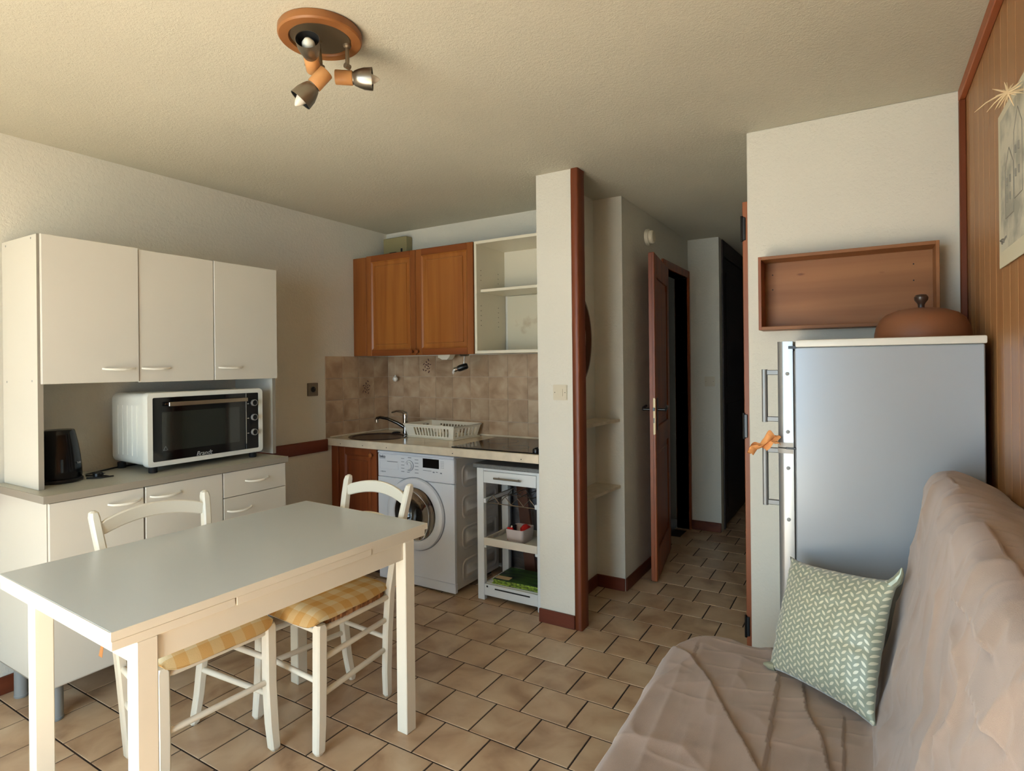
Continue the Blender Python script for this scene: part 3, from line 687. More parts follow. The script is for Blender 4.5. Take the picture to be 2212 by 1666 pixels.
for k in range(9): mb.box(-0.2 + 0.05 * k, -0.194 + 0.05 * k, -0.115, 0.115, 0.008, 0.022, 0.001, M=WM[rk.name])
mb.box(-0.12, -0.04, 0.05, 0.056, 0.008, 0.075, 0.001, M=WM[rk.name]).build('rib', RACKM, rk)

hob = thing('ceramic_hob', 'black glass two-ring hob set in the right end of the countertop', 'hob', (-1.86, 3.14, 0.912))
hg = MB().prism([(-2.17, 2.878), (-1.56, 2.878), (-1.56, 3.40), (-2.17, 3.40)], 0.9125, 0.9185).build('glass_top', BLACKGL, hob)
for (x, y, r_) in ((-2.01, 3.22, 0.1), (-1.80, 3.03, 0.08)):
    MB().lathe([(r_, 0.9186), (r_, 0.9189), (r_ - 0.003, 0.9189), (r_ - 0.003, 0.9186)], Matrix.Translation((x, y, 0)), 32, cap=False).build('cooking_ring', pmat('ring_print', (70, 66, 62), 0.3), hg)
for y in (2.915, 2.985):
    MB().lathe([(0.021, 0.9186), (0.021, 0.93), (0.017, 0.938), (0.0001, 0.939)], Matrix.Translation((-1.600, y, 0)), 20).box(-1.604, -1.596, y - 0.019, y + 0.019, 0.936, 0.944, 0.002).build('knob', BLACK, hob)

# base cabinet under the sink
def panel_door(name, parent, x0, x1, z0, z1, y, th=0.02, st=0.048, mv=None, mr=None, mp=None):
    """frame-and-panel door facing -y, front at y"""
    mv, mr, mp = mv or KITWD, mr or KITWX, mp or KITW
    d_ = MB().box(x0 + 0.001, x1 - 0.001, y + th - 0.004, y + th, z0 + 0.001, z1 - 0.001).build(name, mv, parent)
    for sa, sb in ((x0, x0 + st), (x1 - st, x1)): MB().box(sa, sb, y, y + th - 0.001, z0, z1, 0.003).build('stile', mv, d_)
    for sa, sb in ((z1 - st * 0.95, z1), (z0, z0 + st * 0.95)): MB().box(x0 + st, x1 - st, y, y + th - 0.001, sa, sb, 0.003).build('rail', mr, d_)
    xa, xb, za, zb = x0 + st, x1 - st, z0 + st * 0.95, z1 - st * 0.95
    def rg(i, yy): return [Vector(p) for p in ((xa + i, yy, za + i), (xb - i, yy, za + i), (xb - i, yy, zb - i), (xa + i, yy, zb - i))]
    MB().loft([rg(-0.002, y + 0.012), rg(0.0, y + 0.004), rg(0.010, y + 0.011), rg(0.030, y + 0.010), rg(0.032, y + 0.016), rg(0.035, y + 0.016), rg(0.038, y + 0.007), rg(0.05, y + 0.006)]).build('panel', mp, d_, angle=20)
    return d_
bc = thing('sink_cabinet', 'reddish pine base cabinet under the sink, left of the washing machine', 'cabinet', (-3.0, 3.15, 0))
MB().box(-3.234, -3.170, 2.888, 2.93, 0.06, 0.862, 0.002).build('filler_strip', KITLOW, bc)
MB().box(-3.225, -2.80, 2.93, 3.45, 0.06, 0.70).box(-3.225, -2.80, 3.33, 3.45, 0.70, 0.86).box(-3.225, -3.20, 2.93, 3.33, 0.70, 0.86).box(-2.82, -2.80, 2.93, 3.33, 0.70, 0.86).build('carcass', KITLOW, bc)
MB().box(-3.22, -2.81, 2.96, 2.98, 0, 0.06).build('plinth', DARKW, bc)
d_ = panel_door('door', bc, -3.165, -2.812, 0.07, 0.858, 2.895, mv=KITLOW, mr=KITLOW, mp=KITLOW, st=0.055)
MB().lathe([(0.006, 0), (0.006, 0.01), (0.014, 0.018), (0.016, 0.024), (0.010, 0.03), (0.0001, 0.031)], frame_M((-2.845, 2.895, 0.815), (1, 0, 0), (0, 0, 1)), 16).build('knob', KITWD, d_)

# washing machine
wm = thing('washing_machine', 'white front-loading washing machine under the countertop', 'washing machine', (-2.47, 3.13, 0))
wx0, wx1, wy0, wy1 = -2.785, -2.157, 2.885, 3.385
WF = frame_M((0, wy0, 0), (1, 0, 0), (0, 0, 1))      # local z points to -y
DCX, DCZ = -2.462, 0.470
MB().ring_plate(wx0, wx1, 0.075, 0.682, -0.02, 0.0, DCX, DCZ, 0.17, 0.17, WF).build('front_panel', APPL, wm, smooth=False)
MB().box(wx0, wx1, wy0 + 0.001, wy0 + 0.03, 0.012, 0.073, 0.004).build('kick_plate', APPL, wm)
MB().box(wx0, wx1, wy0 - 0.004, wy0 + 0.03, 0.684, 0.838, 0.006).build('fascia', APPL, wm)
MB().box(wx0 - 0.001, wx1 + 0.002, wy0 - 0.006, wy1, 0.839, 0.855, 0.004).build('lid', APPL, wm)
bd = MB().box(wx0 + 0.002, wx0 + 0.012, wy0 + 0.02, wy1, 0.03, 0.838).box(wx1 - 0.012, wx1 - 0.002, wy0 + 0.02, wy1, 0.03, 0.838).box(wx0 + 0.012, wx1 - 0.012, wy1 - 0.012, wy1, 0.03, 0.838).box(wx0 + 0.012, wx1 - 0.012, wy0 + 0.03, wy1 - 0.012, 0.03, 0.05).build('body', pmat('cabinet_white', (204, 200, 192), 0.35), wm)
for (x, y) in ((wx0 + 0.05, wy0 + 0.06), (wx1 - 0.05, wy0 + 0.06), (wx0 + 0.05, wy1 - 0.06), (wx1 - 0.05, wy1 - 0.06)):
    MB().lathe([(0.02, 0), (0.022, 0.004), (0.016, 0.01), (0.016, 0.03)], Matrix.Translation((x, y, 0)), 14).build('foot', BLKRUB, wm)
# pressed stiffening shapes on the right side
for (z0, z1) in ((0.645, 0.79), (0.452, 0.60), (0.258, 0.403), (0.055, 0.198)):
    zc, hh = (z0 + z1) / 2, (z1 - z0)
    XM = frame_M((wx1 - 0.002, 3.165, zc), (0, 1, 0), (0, 0, 1))
    o_ = rrect(0.40, hh, 0.045, 6); i_ = rrect(0.385, hh - 0.015, 0.04, 6); j_ = rrect(0.30, hh * 0.46, 0.012, 6); k_ = rrect(0.292, hh * 0.46 - 0.008, 0.010, 6)
    MB().loft([[XM @ Vector((a, b, z)) for a, b in p_] for p_, z in ((o_, 0.0), (i_, 0.0042), (rrect(0.372, hh - 0.03, 0.035, 6), 0.0015), (j_, 0.0015), (k_, 0.0058))]).build('side_pressing', bd.data.materials[0], bd, angle=60)
# door
dw = MB().lathe([(0.166, -0.01), (0.166, 0.010), (0.172, 0.020), (0.190, 0.027), (0.214, 0.028), (0.226, 0.022), (0.230, 0.008), (0.230, 0.0)], WF @ Matrix.Translation((DCX, DCZ, 0)), 56, cap=False).build('door', APPL, wm)
MB().lathe([(0.2305, 0.0), (0.2335, 0.0), (0.2335, 0.004), (0.2305, 0.006)], WF @ Matrix.Translation((DCX, DCZ, 0)), 56, cap=False).build('door_trim', APPLG, dw)
MB().lathe([(0.166, 0.016), (0.163, 0.012), (0.13, -0.012), (0.09, -0.04), (0.04, -0.055), (0.0001, -0.058)], WF @ Matrix.Translation((DCX, DCZ, 0)), 48, cap=False).build('door_glass', pmat('smoked_glass', (38, 36, 35), 0.03, trans=0.85, coat=0.3), dw)
MB().lathe([(0.20, -0.03), (0.235, -0.05), (0.235, -0.33), (0.0001, -0.34)], WF @ Matrix.Translation((DCX, DCZ, 0)), 40, cap=False).build('drum', DRUM, wm)
mb = MB()
for a_ in range(0, 360, 10):
    if a_ % 120 == 0: continue
    for d in range(9):
        ang = R(a_ + (5 if d % 2 else 0)); z = -0.08 - 0.027 * d
        p = WF @ Vector((DCX + 0.2335 * math.cos(ang), DCZ + 0.2335 * math.sin(ang), z)); nn = WF.to_3x3() @ Vector((math.cos(ang), math.sin(ang), 0))
        mb.cyl(p, p - nn * 0.001, 0.006, n=6, smooth=False)
mb.build('drum_holes', BLKRUB, wm, kind='stuff', smooth=False)
for a_ in (0, 120, 240):
    RM = WF @ Matrix.Translation((DCX, DCZ, 0)) @ Matrix.Rotation(R(a_), 4, 'Z')
    MB().loft([[RM @ Vector(p) for p in ((0.234, -0.03, z), (0.234, 0.03, z), (0.19, 0.008, z), (0.19, -0.008, z))] for z in (-0.31, -0.07)]).build('drum_paddle', BLACK, wm)
MB().lathe([(0.17, -0.001), (0.172, -0.02), (0.2, -0.03)], WF @ Matrix.Translation((DCX, DCZ, 0)), 40, cap=False).build('door_seal', pmat('seal_grey', (70, 70, 70), 0.7), wm)
# controls
fy = wy0 - 0.0042
kn = MB().lathe([(0.032, 0), (0.032, 0.004), (0.027, 0.006), (0.026, 0.02), (0.022, 0.024), (0.0001, 0.024)], frame_M((-2.508, fy, 0.774), (1, 0, 0), (0, 0, 1)), 28).build('programme_dial', APPL, wm)
MB().lathe([(0.0322, 0), (0.0338, 0.001), (0.0338, 0.004), (0.0322, 0.005)], frame_M((-2.508, fy, 0.774), (1, 0, 0), (0, 0, 1)), 28, cap=False).build('dial_ring', APPLG, kn)
MB().box(-2.5095, -2.5065, fy - 0.0245, fy - 0.0238, 0.783, 0.795).build('dial_mark', BLACK, kn)
MB().box(-2.399, -2.270, fy - 0.002, fy, 0.771, 0.829, 0.0008).build('display', BLACKGL, wm)
ds = MB().box(-2.762, -2.602, fy - 0.001, fy + 0.001, 0.738, 0.792, 0.002).build('detergent_drawer', APPL, wm)
MB().box(-2.70, -2.610, fy - 0.0016, fy - 0.0008, 0.786, 0.790).build('grip_slot', APPLG, ds)
text('maker_name', 'beko', 0.026, frame_M((-2.742, fy - 0.0004, 0.817), (1, 0, 0), (0, 0, 1)), pmat('dark_print', (60, 68, 78), 0.5), wm, bold=0.0006)
MB().box(-2.768, -2.716, fy - 0.0008, fy, 0.8025, 0.8045).build('name_underline', PRINT, wm)
text('capacity_print', '6 KG A+', 0.012, frame_M((-2.735, fy - 0.0004, 0.718), (1, 0, 0), (0, 0, 1)), PRINT, wm, bold=0.0002)
mb = MB()
for k in range(5):
    for sx, ln in ((-1, 0.026), (1, 0.03)):
        x = -2.508 + sx * 0.058; z = 0.815 - 0.021 * k
        mb.box(x - ln / 2, x + ln / 2, fy - 0.0005, fy, z - 0.0018, z + 0.0018)
mb.box(-2.522, -2.494, fy - 0.0005, fy, 0.822, 0.827).box(-2.53, -2.508, fy - 0.0005, fy, 0.729, 0.732)
for k in range(5): mb.box(-2.256, -2.251, fy - 0.0005, fy, 0.817 - 0.0095 * k - 0.002, 0.817 - 0.0095 * k + 0.002).box(-2.246, -2.232, fy - 0.0005, fy, 0.817 - 0.0095 * k - 0.001, 0.817 - 0.0095 * k + 0.001)
mb.box(-2.398, -2.33, fy - 0.0005, fy, 0.752, 0.755).box(-2.32, -2.305, fy - 0.0005, fy, 0.744, 0.751).box(-2.295, -2.28, fy - 0.0005, fy, 0.748, 0.752).box(-2.262, -2.247, fy - 0.0005, fy, 0.742, 0.749)
mb.build('panel_print', PRINT, wm, smooth=False, kind='stuff')

# kitchen trolley
tr = thing('kitchen_trolley', 'narrow white kitchen trolley with grey top next to the washing machine', 'trolley', (-1.79, 3.1, 0))
cx0, cx1, cy0, cy1 = -2.020, -1.562, 2.93, 3.24
for x in (cx0, cx1 - 0.047):
    for y in (cy0, cy1 - 0.03): MB().box(x, x + 0.047, y, y + 0.03, 0.001, 0.797, 0.002).build('leg', CARTW, tr)
MB().box(cx0 - 0.016, cx1 + 0.008, cy0 - 0.02, cy1 + 0.02, 0.798, 0.822, 0.004).build('top', CARTTOP, tr)
MB().box(cx0 + 0.047, cx1 - 0.047, cy0 + 0.004, cy0 + 0.018, 0.78, 0.797).box(cx0 + 0.004, cx0 + 0.018, cy0 + 0.03, cy1 - 0.03, 0.70, 0.797).box(cx1 - 0.018, cx1 - 0.004, cy0 + 0.03, cy1 - 0.03, 0.70, 0.797).build('apron', CARTW, tr)
dd = MB().box(cx0 + 0.049, cx1 - 0.049, cy0 - 0.001, cy0 + 0.014, 0.708, 0.778, 0.002).box(cx0 + 0.06, cx1 - 0.06, cy0 + 0.014, cy1 - 0.03, 0.712, 0.72).build('drawer', CARTW, tr)
MB().cyl((-1.885, cy0 - 0.024, 0.744), (-1.70, cy0 - 0.024, 0.744), 0.0055, n=10).cyl((-1.86, cy0 - 0.024, 0.744), (-1.86, cy0, 0.744), 0.004, n=8).cyl((-1.725, cy0 - 0.024, 0.744), (-1.725, cy0, 0.744), 0.004, n=8).build('bar_handle', STEEL, dd)
# bottle rack of bent wire on two runners
for x in (cx0 + 0.047, cx1 - 0.062): MB().box(x, x + 0.015, cy0 + 0.002, cy1, 0.585, 0.612, 0.002).build('runner', CARTW, tr)
mb = MB()
for y, ph in ((cy0 + 0.02, 0), (cy1 - 0.05, 1)):
    mb.cyl((cx0 + 0.06, y, 0.585), (cx1 - 0.06, y, 0.585), 0.0028, n=6)
    pts = []
    for k in range(9): pts.append((cx0 + 0.062 + (cx1 - cx0 - 0.124) * k / 8, y, 0.588 + (0.045 if k % 2 else 0.0)))
    mb.tube(pts, 0.003, 6)
for k in range(0, 9, 1):
    x = cx0 + 0.062 + (cx1 - cx0 - 0.124) * k / 8; z = 0.588 + (0.045 if k % 2 else 0.0)
    if k in (0, 1, 3, 5, 7, 8): mb.cyl((x, cy0 + 0.02, z), (x, cy1 - 0.05, z), 0.0025, n=6)
mb.build('wire_rack', STEEL, tr)
# middle tray
ty = MB().box(cx0 + 0.047, cx1 - 0.047, cy0 + 0.004, cy1 - 0.02, 0.338, 0.346).box(cx0 + 0.047, cx1 - 0.047, cy0 - 0.001, cy0 + 0.009, 0.332, 0.378, 0.001).box(cx0 + 0.047, cx1 - 0.047, cy1 - 0.03, cy1 - 0.02, 0.338, 0.374).box(cx0 + 0.047, cx0 + 0.057, cy0 + 0.009, cy0 + 0.09, 0.338, 0.374).box(cx0 + 0.047, cx0 + 0.057, cy0 + 0.16, cy1 - 0.03, 0.338, 0.374).box(cx0 + 0.047, cx0 + 0.057, cy0 + 0.09, cy0 + 0.16, 0.338, 0.350).box(cx0 + 0.047, cx0 + 0.057, cy0 + 0.09, cy0 + 0.16, 0.366, 0.374).box(cx1 - 0.057, cx1 - 0.047, cy0 + 0.009, cy1 - 0.03, 0.338, 0.374).build('tray', pmat('cream_tray', (220, 214, 200), 0.4), tr)
for x in (cx0 + 0.047, cx1 - 0.062): MB().box(x, x + 0.015, cy0 + 0.002, cy1 - 0.03, 0.316, 0.331, 0.001).build('runner', CARTW, tr)
# slatted bottom shelf
MB().box(cx0 + 0.047, cx1 - 0.047, cy0 + 0.002, cy0 + 0.018, 0.03, 0.098, 0.002).build('bottom_rail', CARTW, tr); MB().box(cx0 + 0.047, cx1 - 0.047, cy1 - 0.018, cy1 - 0.002, 0.04, 0.089).build('bottom_rail', CARTW, tr)
MB().box(cx0 + 0.06, cx0 + 0.072, cy0 + 0.001, cy0 + 0.0022, 0.08, 0.09).box(cx0 + 0.12, cx0 + 0.36, cy0 + 0.001, cy0 + 0.0022, 0.074, 0.082).build('slot', BLKRUB, tr)
for k in range(9):
    y = cy0 + 0.022 + 0.03 * k; MB().box(cx0 + 0.035, cx1 - 0.035, y, y + 0.022, 0.09, 0.100, 0.001).build('slat', CARTW, tr)
fb = thing('folded_shopping_bag', 'folded green leaf-patterned shopping bag on the trolley\'s bottom shelf', 'bag', (-1.77, 3.08, 0.101))
BMx = Matrix.Translation((-1.775, 3.065, 0.1015)) @ Matrix.Rotation(R(2), 4, 'Z')
for k, (dz, sx) in enumerate(((0.0, 0.0), (0.009, 0.006), (0.018, 0.003))):
    MB().box(-0.16 + sx, 0.165, -0.112 + sx, 0.115, dz, dz + 0.0085, 0.003, M=BMx).build('folded_layer', GREENS, fb)
MB().box(-0.155, 0.166, -0.108, 0.114, 0.027, 0.0295, 0.001, M=BMx).build('printed_face', GREENF, fb)
MB().box(-0.15, -0.055, -0.09, -0.045, 0.0296, 0.0304, 0.0, M=BMx).build('paper_tag', BAMBOO, fb)
pb = thing('storage_tub', 'small frosted plastic tub of oddments on the trolley tray', 'tub', (-1.80, 3.07, 0.3465))
def tubring(k, z, r=0.018): return [Vector((-1.800 + a, 3.065 + b, z)) for a, b in rrect(0.125 * k, 0.15 * k, r, 4)]
MB().loft([tubring(0.86, 0.3475), tubring(0.9, 0.352), tubring(1.0, 0.43), tubring(0.975, 0.43), tubring(0.87, 0.354), tubring(0.1, 0.354, 0.004)], cap=True).build('tub', FROST, pb)
o1 = thing('red_wrapper', 'crumpled red wrapper poking out of the frosted tub', 'wrapper', (-1.772, 3.08, 0.355))
t_ = bmesh.new(); bmesh.ops.create_icosphere(t_, subdivisions=3, radius=1)
for v in t_.verts:
    n_ = v.co.normalized(); v.co = Vector((n_.x * 0.030, n_.y * 0.045, n_.z * 0.036)) * (1 + 0.22 * noise.noise(n_ * 2.6)) + Vector((-1.772, 3.085, 0.408))
m_ = MB(); m_.bm.free(); m_.bm = t_; m_.build('crumpled_film', RED, o1)
o2 = thing('black_case', 'black plastic case standing in the frosted tub', 'case', (-1.826, 3.03, 0.356))
MB().box(-1.846, -1.806, 3.02, 3.04, 0.356, 0.452, 0.004).build('case_body', BLACK, o2); MB().cyl((-1.834, 3.018, 0.425), (-1.822, 3.006, 0.446), 0.005, n=10).build('white_tip', RACKM, o2)
o3 = thing('red_sachet', 'flat red sachet at the left inside the frosted tub', 'sachet', (-1.835, 3.0, 0.356))
MB().box(-1.852, -1.812, 2.998, 3.012, 0.356, 0.438, 0.004).build('sachet_body', RED, o3)
# leaning plank, foil panel and drain pipe behind the trolley
pk = thing('leaning_plank', 'brown wooden plank leaning behind the kitchen trolley', 'plank', (-1.80, 3.33, 0))
MB().loft([[Vector(p) for p in ((-1.895, 3.30, 0.002), (-1.815, 3.30, 0.002), (-1.815, 3.325, 0.002), (-1.895, 3.325, 0.002))], [Vector(p) for p in ((-2.065, 3.425, 0.84), (-1.990, 3.425, 0.84), (-1.990, 3.448, 0.84), (-2.065, 3.448, 0.84))]]).build('plank_board', BROWNP, pk)
fo = thing('foil_panel', 'crinkled silvery insulation panel against the wall under the hob', 'panel', (-1.8, 3.45, 0))
mb = MB(); G = []
for i in range(13):
    G.append([Vector((-2.12 + 0.56 * i / 12, 3.462 + 0.006 * noise.noise(Vector((i * 0.9, j * 0.9, 3))), 0.02 + 0.8 * j / 16)) for j in range(17)])
mb.loft(G, closed=False); mb.loft([[p + Vector((0, 0.004, 0)) for p in g] for g in G], closed=False).build('foil_sheet', FOIL, fo)
pp = thing('drain_pipe', 'grey drain pipe standing beside the washing machine', 'pipe', (-2.08, 3.40, 0))
MB().cyl((-2.112, 3.415, 0.002), (-2.112, 3.415, 0.83), 0.035, n=20).build('pipe_tube', FOIL, pp)

# ------------------------------------------------------------------ wall cabinets
wc = thing('wall_cabinet', 'orange-brown pine wall cabinet with two panelled doors above the sink', 'cabinet', (-2.7, 3.29, 1.487))
MB().box(-3.233, -2.158, 3.133, 3.472, 1.494, 2.205, 0.001).build('carcass', pmat('cabinet_inside_white', (214, 204, 180), 0.5), wc)
MB().box(-3.236, -3.108, 3.112, 3.134, 1.488, 2.207, 0.002).build('filler_panel', KITWD, wc)
for x0, x1, kx in ((-3.104, -2.642, -2.669), (-2.638, -2.160, -2.617)):
    d_ = panel_door('door', wc, x0, x1, 1.486, 2.212, 3.111)
    MB().lathe([(0.007, 0), (0.007, 0.010), (0.013, 0.016), (0.017, 0.024), (0.012, 0.031), (0.0001, 0.033)], frame_M((kx, 3.111, 1.512), (1, 0, 0), (0, 0, 1)), 16).build('knob', KITWX, d_)
us = thing('open_shelf_unit', 'white open wall shelf unit between the pine cabinet and the partition', 'shelf unit', (-1.85, 3.29, 1.487))
ux0, ux1, uz0, uz1, uy0 = -2.154, -1.552, 1.489, 2.212, 3.118
MB().box(ux0, ux0 + 0.018, uy0, 3.47, uz0, uz1, 0.001).build('side_panel', SHELFW, us); MB().box(ux1 - 0.018, ux1, uy0, 3.47, uz0, uz1, 0.001).build('side_panel', SHELFW, us)
MB().box(ux0 + 0.018, ux1 - 0.018, uy0, 3.47, uz1 - 0.018, uz1).build('top_panel', SHELFW, us)
MB().box(ux0 + 0.018, ux1 - 0.018, uy0, 3.47, uz0, uz0 + 0.018).build('bottom_panel', SHELFW, us)
MB().box(ux0 + 0.019, ux1 - 0.019, uy0 + 0.045, 3.46, 1.888, 1.906, 0.001).build('shelf', SHELFW, us)
MB().box(ux0 + 0.018, ux1 - 0.018, 3.462, 3.471, 1.90, uz1 - 0.018).build('back_panel', SHELFW, us)
lb = MB().box(ux0 + 0.045, ux1 - 0.03, 3.452, 3.462, uz0 + 0.02, 1.886, 0.001).build('lower_back_plate', STAIN, us, label='stained cream back plate')
mb = MB()
for k in range(7): mb.box(-1.615, -1.58, 3.447, 3.452, 1.645 + 0.016 * k, 1.654 + 0.016 * k)
mb.build('vent_grille', GREYPL, us)
mb = MB()
for y in (uy0 + 0.05, uy0 + 0.26):
    for k in range(3): mb.cyl((ux0 + 0.0175, y, 2.03 - 0.032 * k), (ux0 + 0.0187, y, 2.03 - 0.032 * k), 0.003, n=8)
    for k in range(5): mb.cyl((ux0 + 0.0175, y, 1.80 - 0.032 * k), (ux0 + 0.0187, y, 1.80 - 0.032 * k), 0.003, n=8)
mb.build('peg_holes', BLKRUB, us, kind='stuff')
eb = thing('meter_box', 'beige metal box on the corner wall above the pine cabinet', 'box', (-3.09, 3.44, 2.2))
MB().box(-3.205, -2.972, 3.40, 3.474, 2.207, 2.402, 0.005).build('housing', BEIGEM, eb)
MB().prism(rrect(0.085, 0.055, 0.015, 4, -3.105, 2.262), 0, 0.0015, frame_M((0, 3.40, 0), (1, 0, 0), (0, 0, 1))).build('opening', BLACK, eb)
MB().box(-3.025, -3.008, 3.397, 3.4, 2.24, 2.31, 0.001).build('slot', BLKRUB, eb)
pc = thing('light_pull_cord', 'pull cord with pale ball hanging on the splashback tiles', 'pull cord', (-3.113, 3.42, 1.31))
MB().cyl((-3.113, 3.42, 1.335), (-3.113, 3.42, 1.493), 0.0015, n=6).build('cord', BAMBOO, pc)
MB().lathe([(0.0001, -0.021), (0.012, -0.017), (0.020, -0.004), (0.019, 0.008), (0.011, 0.017), (0.005, 0.021), (0.004, 0.03), (0.0001, 0.031)], Matrix.Translation((-3.113, 3.42, 1.313)), 20).build('ball', HANDLE, pc)
jx = thing('junction_box', 'white plastic junction box under the pine wall cabinet', 'junction box', (-2.56, 3.35, 1.46))
MB().prism([(-2.615, 1.493), (-2.505, 1.493), (-2.515, 1.472), (-2.535, 1.455), (-2.58, 1.455), (-2.605, 1.468), (-2.615, 1.47)], -0.03, 0.03, frame_M((0, 3.35, 0), (1, 0, 0), (0, 0, 1))).build('cover', RACKM, jx)
sp_ = thing('under_cabinet_spotlight', 'small black spotlight under the pine wall cabinet', 'spotlight', (-2.31, 3.2, 1.49))
MB().lathe([(0.030, 1.4935), (0.033, 1.486), (0.026, 1.475), (0.0001, 1.474)], Matrix.Translation((-2.31, 3.22, 0)), 20).build('mount', STEEL, sp_)
MB().cyl((-2.31, 3.22, 1.475), (-2.312, 3.215, 1.425), 0.005, n=10).build('stem', CHROME, sp_)
a_, b2 = Vector((-2.285, 3.222, 1.412)), Vector((-2.345, 3.19, 1.390))
MB().tube([a_, a_.lerp(b2, 0.15), a_.lerp(b2, 0.8), b2], [0.015, 0.021, 0.022, 0.018], 16).build('head', BLACK, sp_)
MB().tube([b2, b2.lerp(b2 * 2 - a_, 0.2), b2.lerp(b2 * 2 - a_, 0.36)], [0.013, 0.016, 0.016], 16).build('lamp_collar', CHROME, sp_)
MB().tube([b2 + (b2 - a_) * 0.36, b2 + (b2 - a_) * 0.46 + Vector((0, 0, -0.014)), b2 + (b2 - a_) * 0.5 + Vector((0.002, 0, -0.026))], [0.011, 0.008, 0.001], 10).build('bulb', CLEARB, sp_)

# switches, socket, smoke detector, niche shelves, mirror
def switch(name, label, M_, w_=0.084, frame=PLATE, key=PLATE, sock=False):
    t = thing(name, label, 'socket' if sock else 'switch', M_.translation)
    MB().prism(rrect(w_, w_, 0.006, 3), 0, 0.004, M_).prism(rrect(w_ - 0.008, w_ - 0.008, 0.005, 3), 0.004, 0.0075, M_).build('plate', frame, t)
    if sock:
        MB().lathe([(0.026, 0.0076), (0.026, 0.0105), (0.021, 0.0105), (0.020, 0.0078), (0.0001, 0.0077)], M_, 28).build('outlet_ring', key, t)
        MB().lathe([(0.019, 0.0079), (0.0001, 0.0081)], M_, 20).build('outlet_well', BLKRUB, t); MB().cyl(M_ @ Vector((0, 0.006, 0.008)), M_ @ Vector((0, 0.006, 0.018)), 0.0025, n=8).build('earth_pin', CHROME, t)
    else:
        MB().prism(rrect(w_ * 0.42, w_ * 0.46, 0.003, 3), 0.0075, 0.011, M_).build('rocker', key, t)
        MB().cyl(M_ @ Vector((-w_ * 0.36, 0, 0.0075)), M_ @ Vector((-w_ * 0.36, 0, 0.0085)), 0.0022, n=8).cyl(M_ @ Vector((w_ * 0.36, 0, 0.0075)), M_ @ Vector((w_ * 0.36, 0, 0.0085)), 0.0022, n=8).build('screw', BLKRUB, t)
    return t
switch('light_switch', 'cream light switch on the partition end beside the wooden post', frame_M((-1.408, 2.845, 1.263), (1, 0, 0), (0, 0, 1)))
switch('light_switch', 'light switch on the shaded end wall of the passage', frame_M((-1.112, 5.06, 1.255), (1, 0, 0), (0, 0, 1)))
switch('wall_socket', 'grey wall socket between the dresser and the tiled kitchen corner', frame_M((XL, 2.732, 1.259), (0, 1, 0), (0, 0, 1)), 0.09, GREYPL, GREYPL, True)
sm = thing('smoke_detector', 'round white smoke detector high on the passage wall above the open door', 'smoke detector', (-1.285, 3.96, 2.28))
SD = frame_M((-1.285, 3.96, 2.285), (0, 1, 0), (0, 0, 1))
MB().lathe([(0.056, 0), (0.058, 0.006), (0.055, 0.022), (0.048, 0.026)], SD, 32).build('base', DETECT, sm)
MB().lathe([(0.044, 0.026), (0.045, 0.045), (0.038, 0.052), (0.0001, 0.054)], SD, 32).build('sensor_cap', DETECT, sm)
for z, lb_ in ((1.070, 'upper of the two small cream shelves in the niche behind the post'), (0.658, 'lower of the two small cream shelves in the niche behind the post')):
    s_ = thing('niche_shelf', lb_, 'shelf', (-1.4, 3.2, z), group='niche shelves')
    MB().prism([(-1.4745, 2.95), (-1.345, 2.95), (-1.305, 3.46), (-1.312, 3.4745), (-1.4745, 3.4745)], z - 0.016, z).build('shelf_board', COUNTERE, s_)
mi = thing('oval_wall_ring', 'dark oval wooden ring hanging in the niche behind the post', 'wall ornament', (-1.45, 3.15, 1.565))
def ell(ry, rz, n=48): return [(ry * math.cos(2 * math.pi * k / n), rz * math.sin(2 * math.pi * k / n)) for k in range(n)]
MMf = frame_M((-1.474, 3.155, 1.565), (0, 1, 0), (0, 0, 1))
MB().loft([[MMf @ Vector((a, b, z)) for a, b in ell(ry, rz)] for ry, rz, z in ((0.215, 0.285, 0.0), (0.215, 0.285, 0.018), (0.206, 0.276, 0.030), (0.190, 0.258, 0.032), (0.186, 0.254, 0.020), (0.182, 0.250, 0.010), (0.182, 0.250, 0.0))], cap=False).build('frame', MIRF, mi, angle=60)

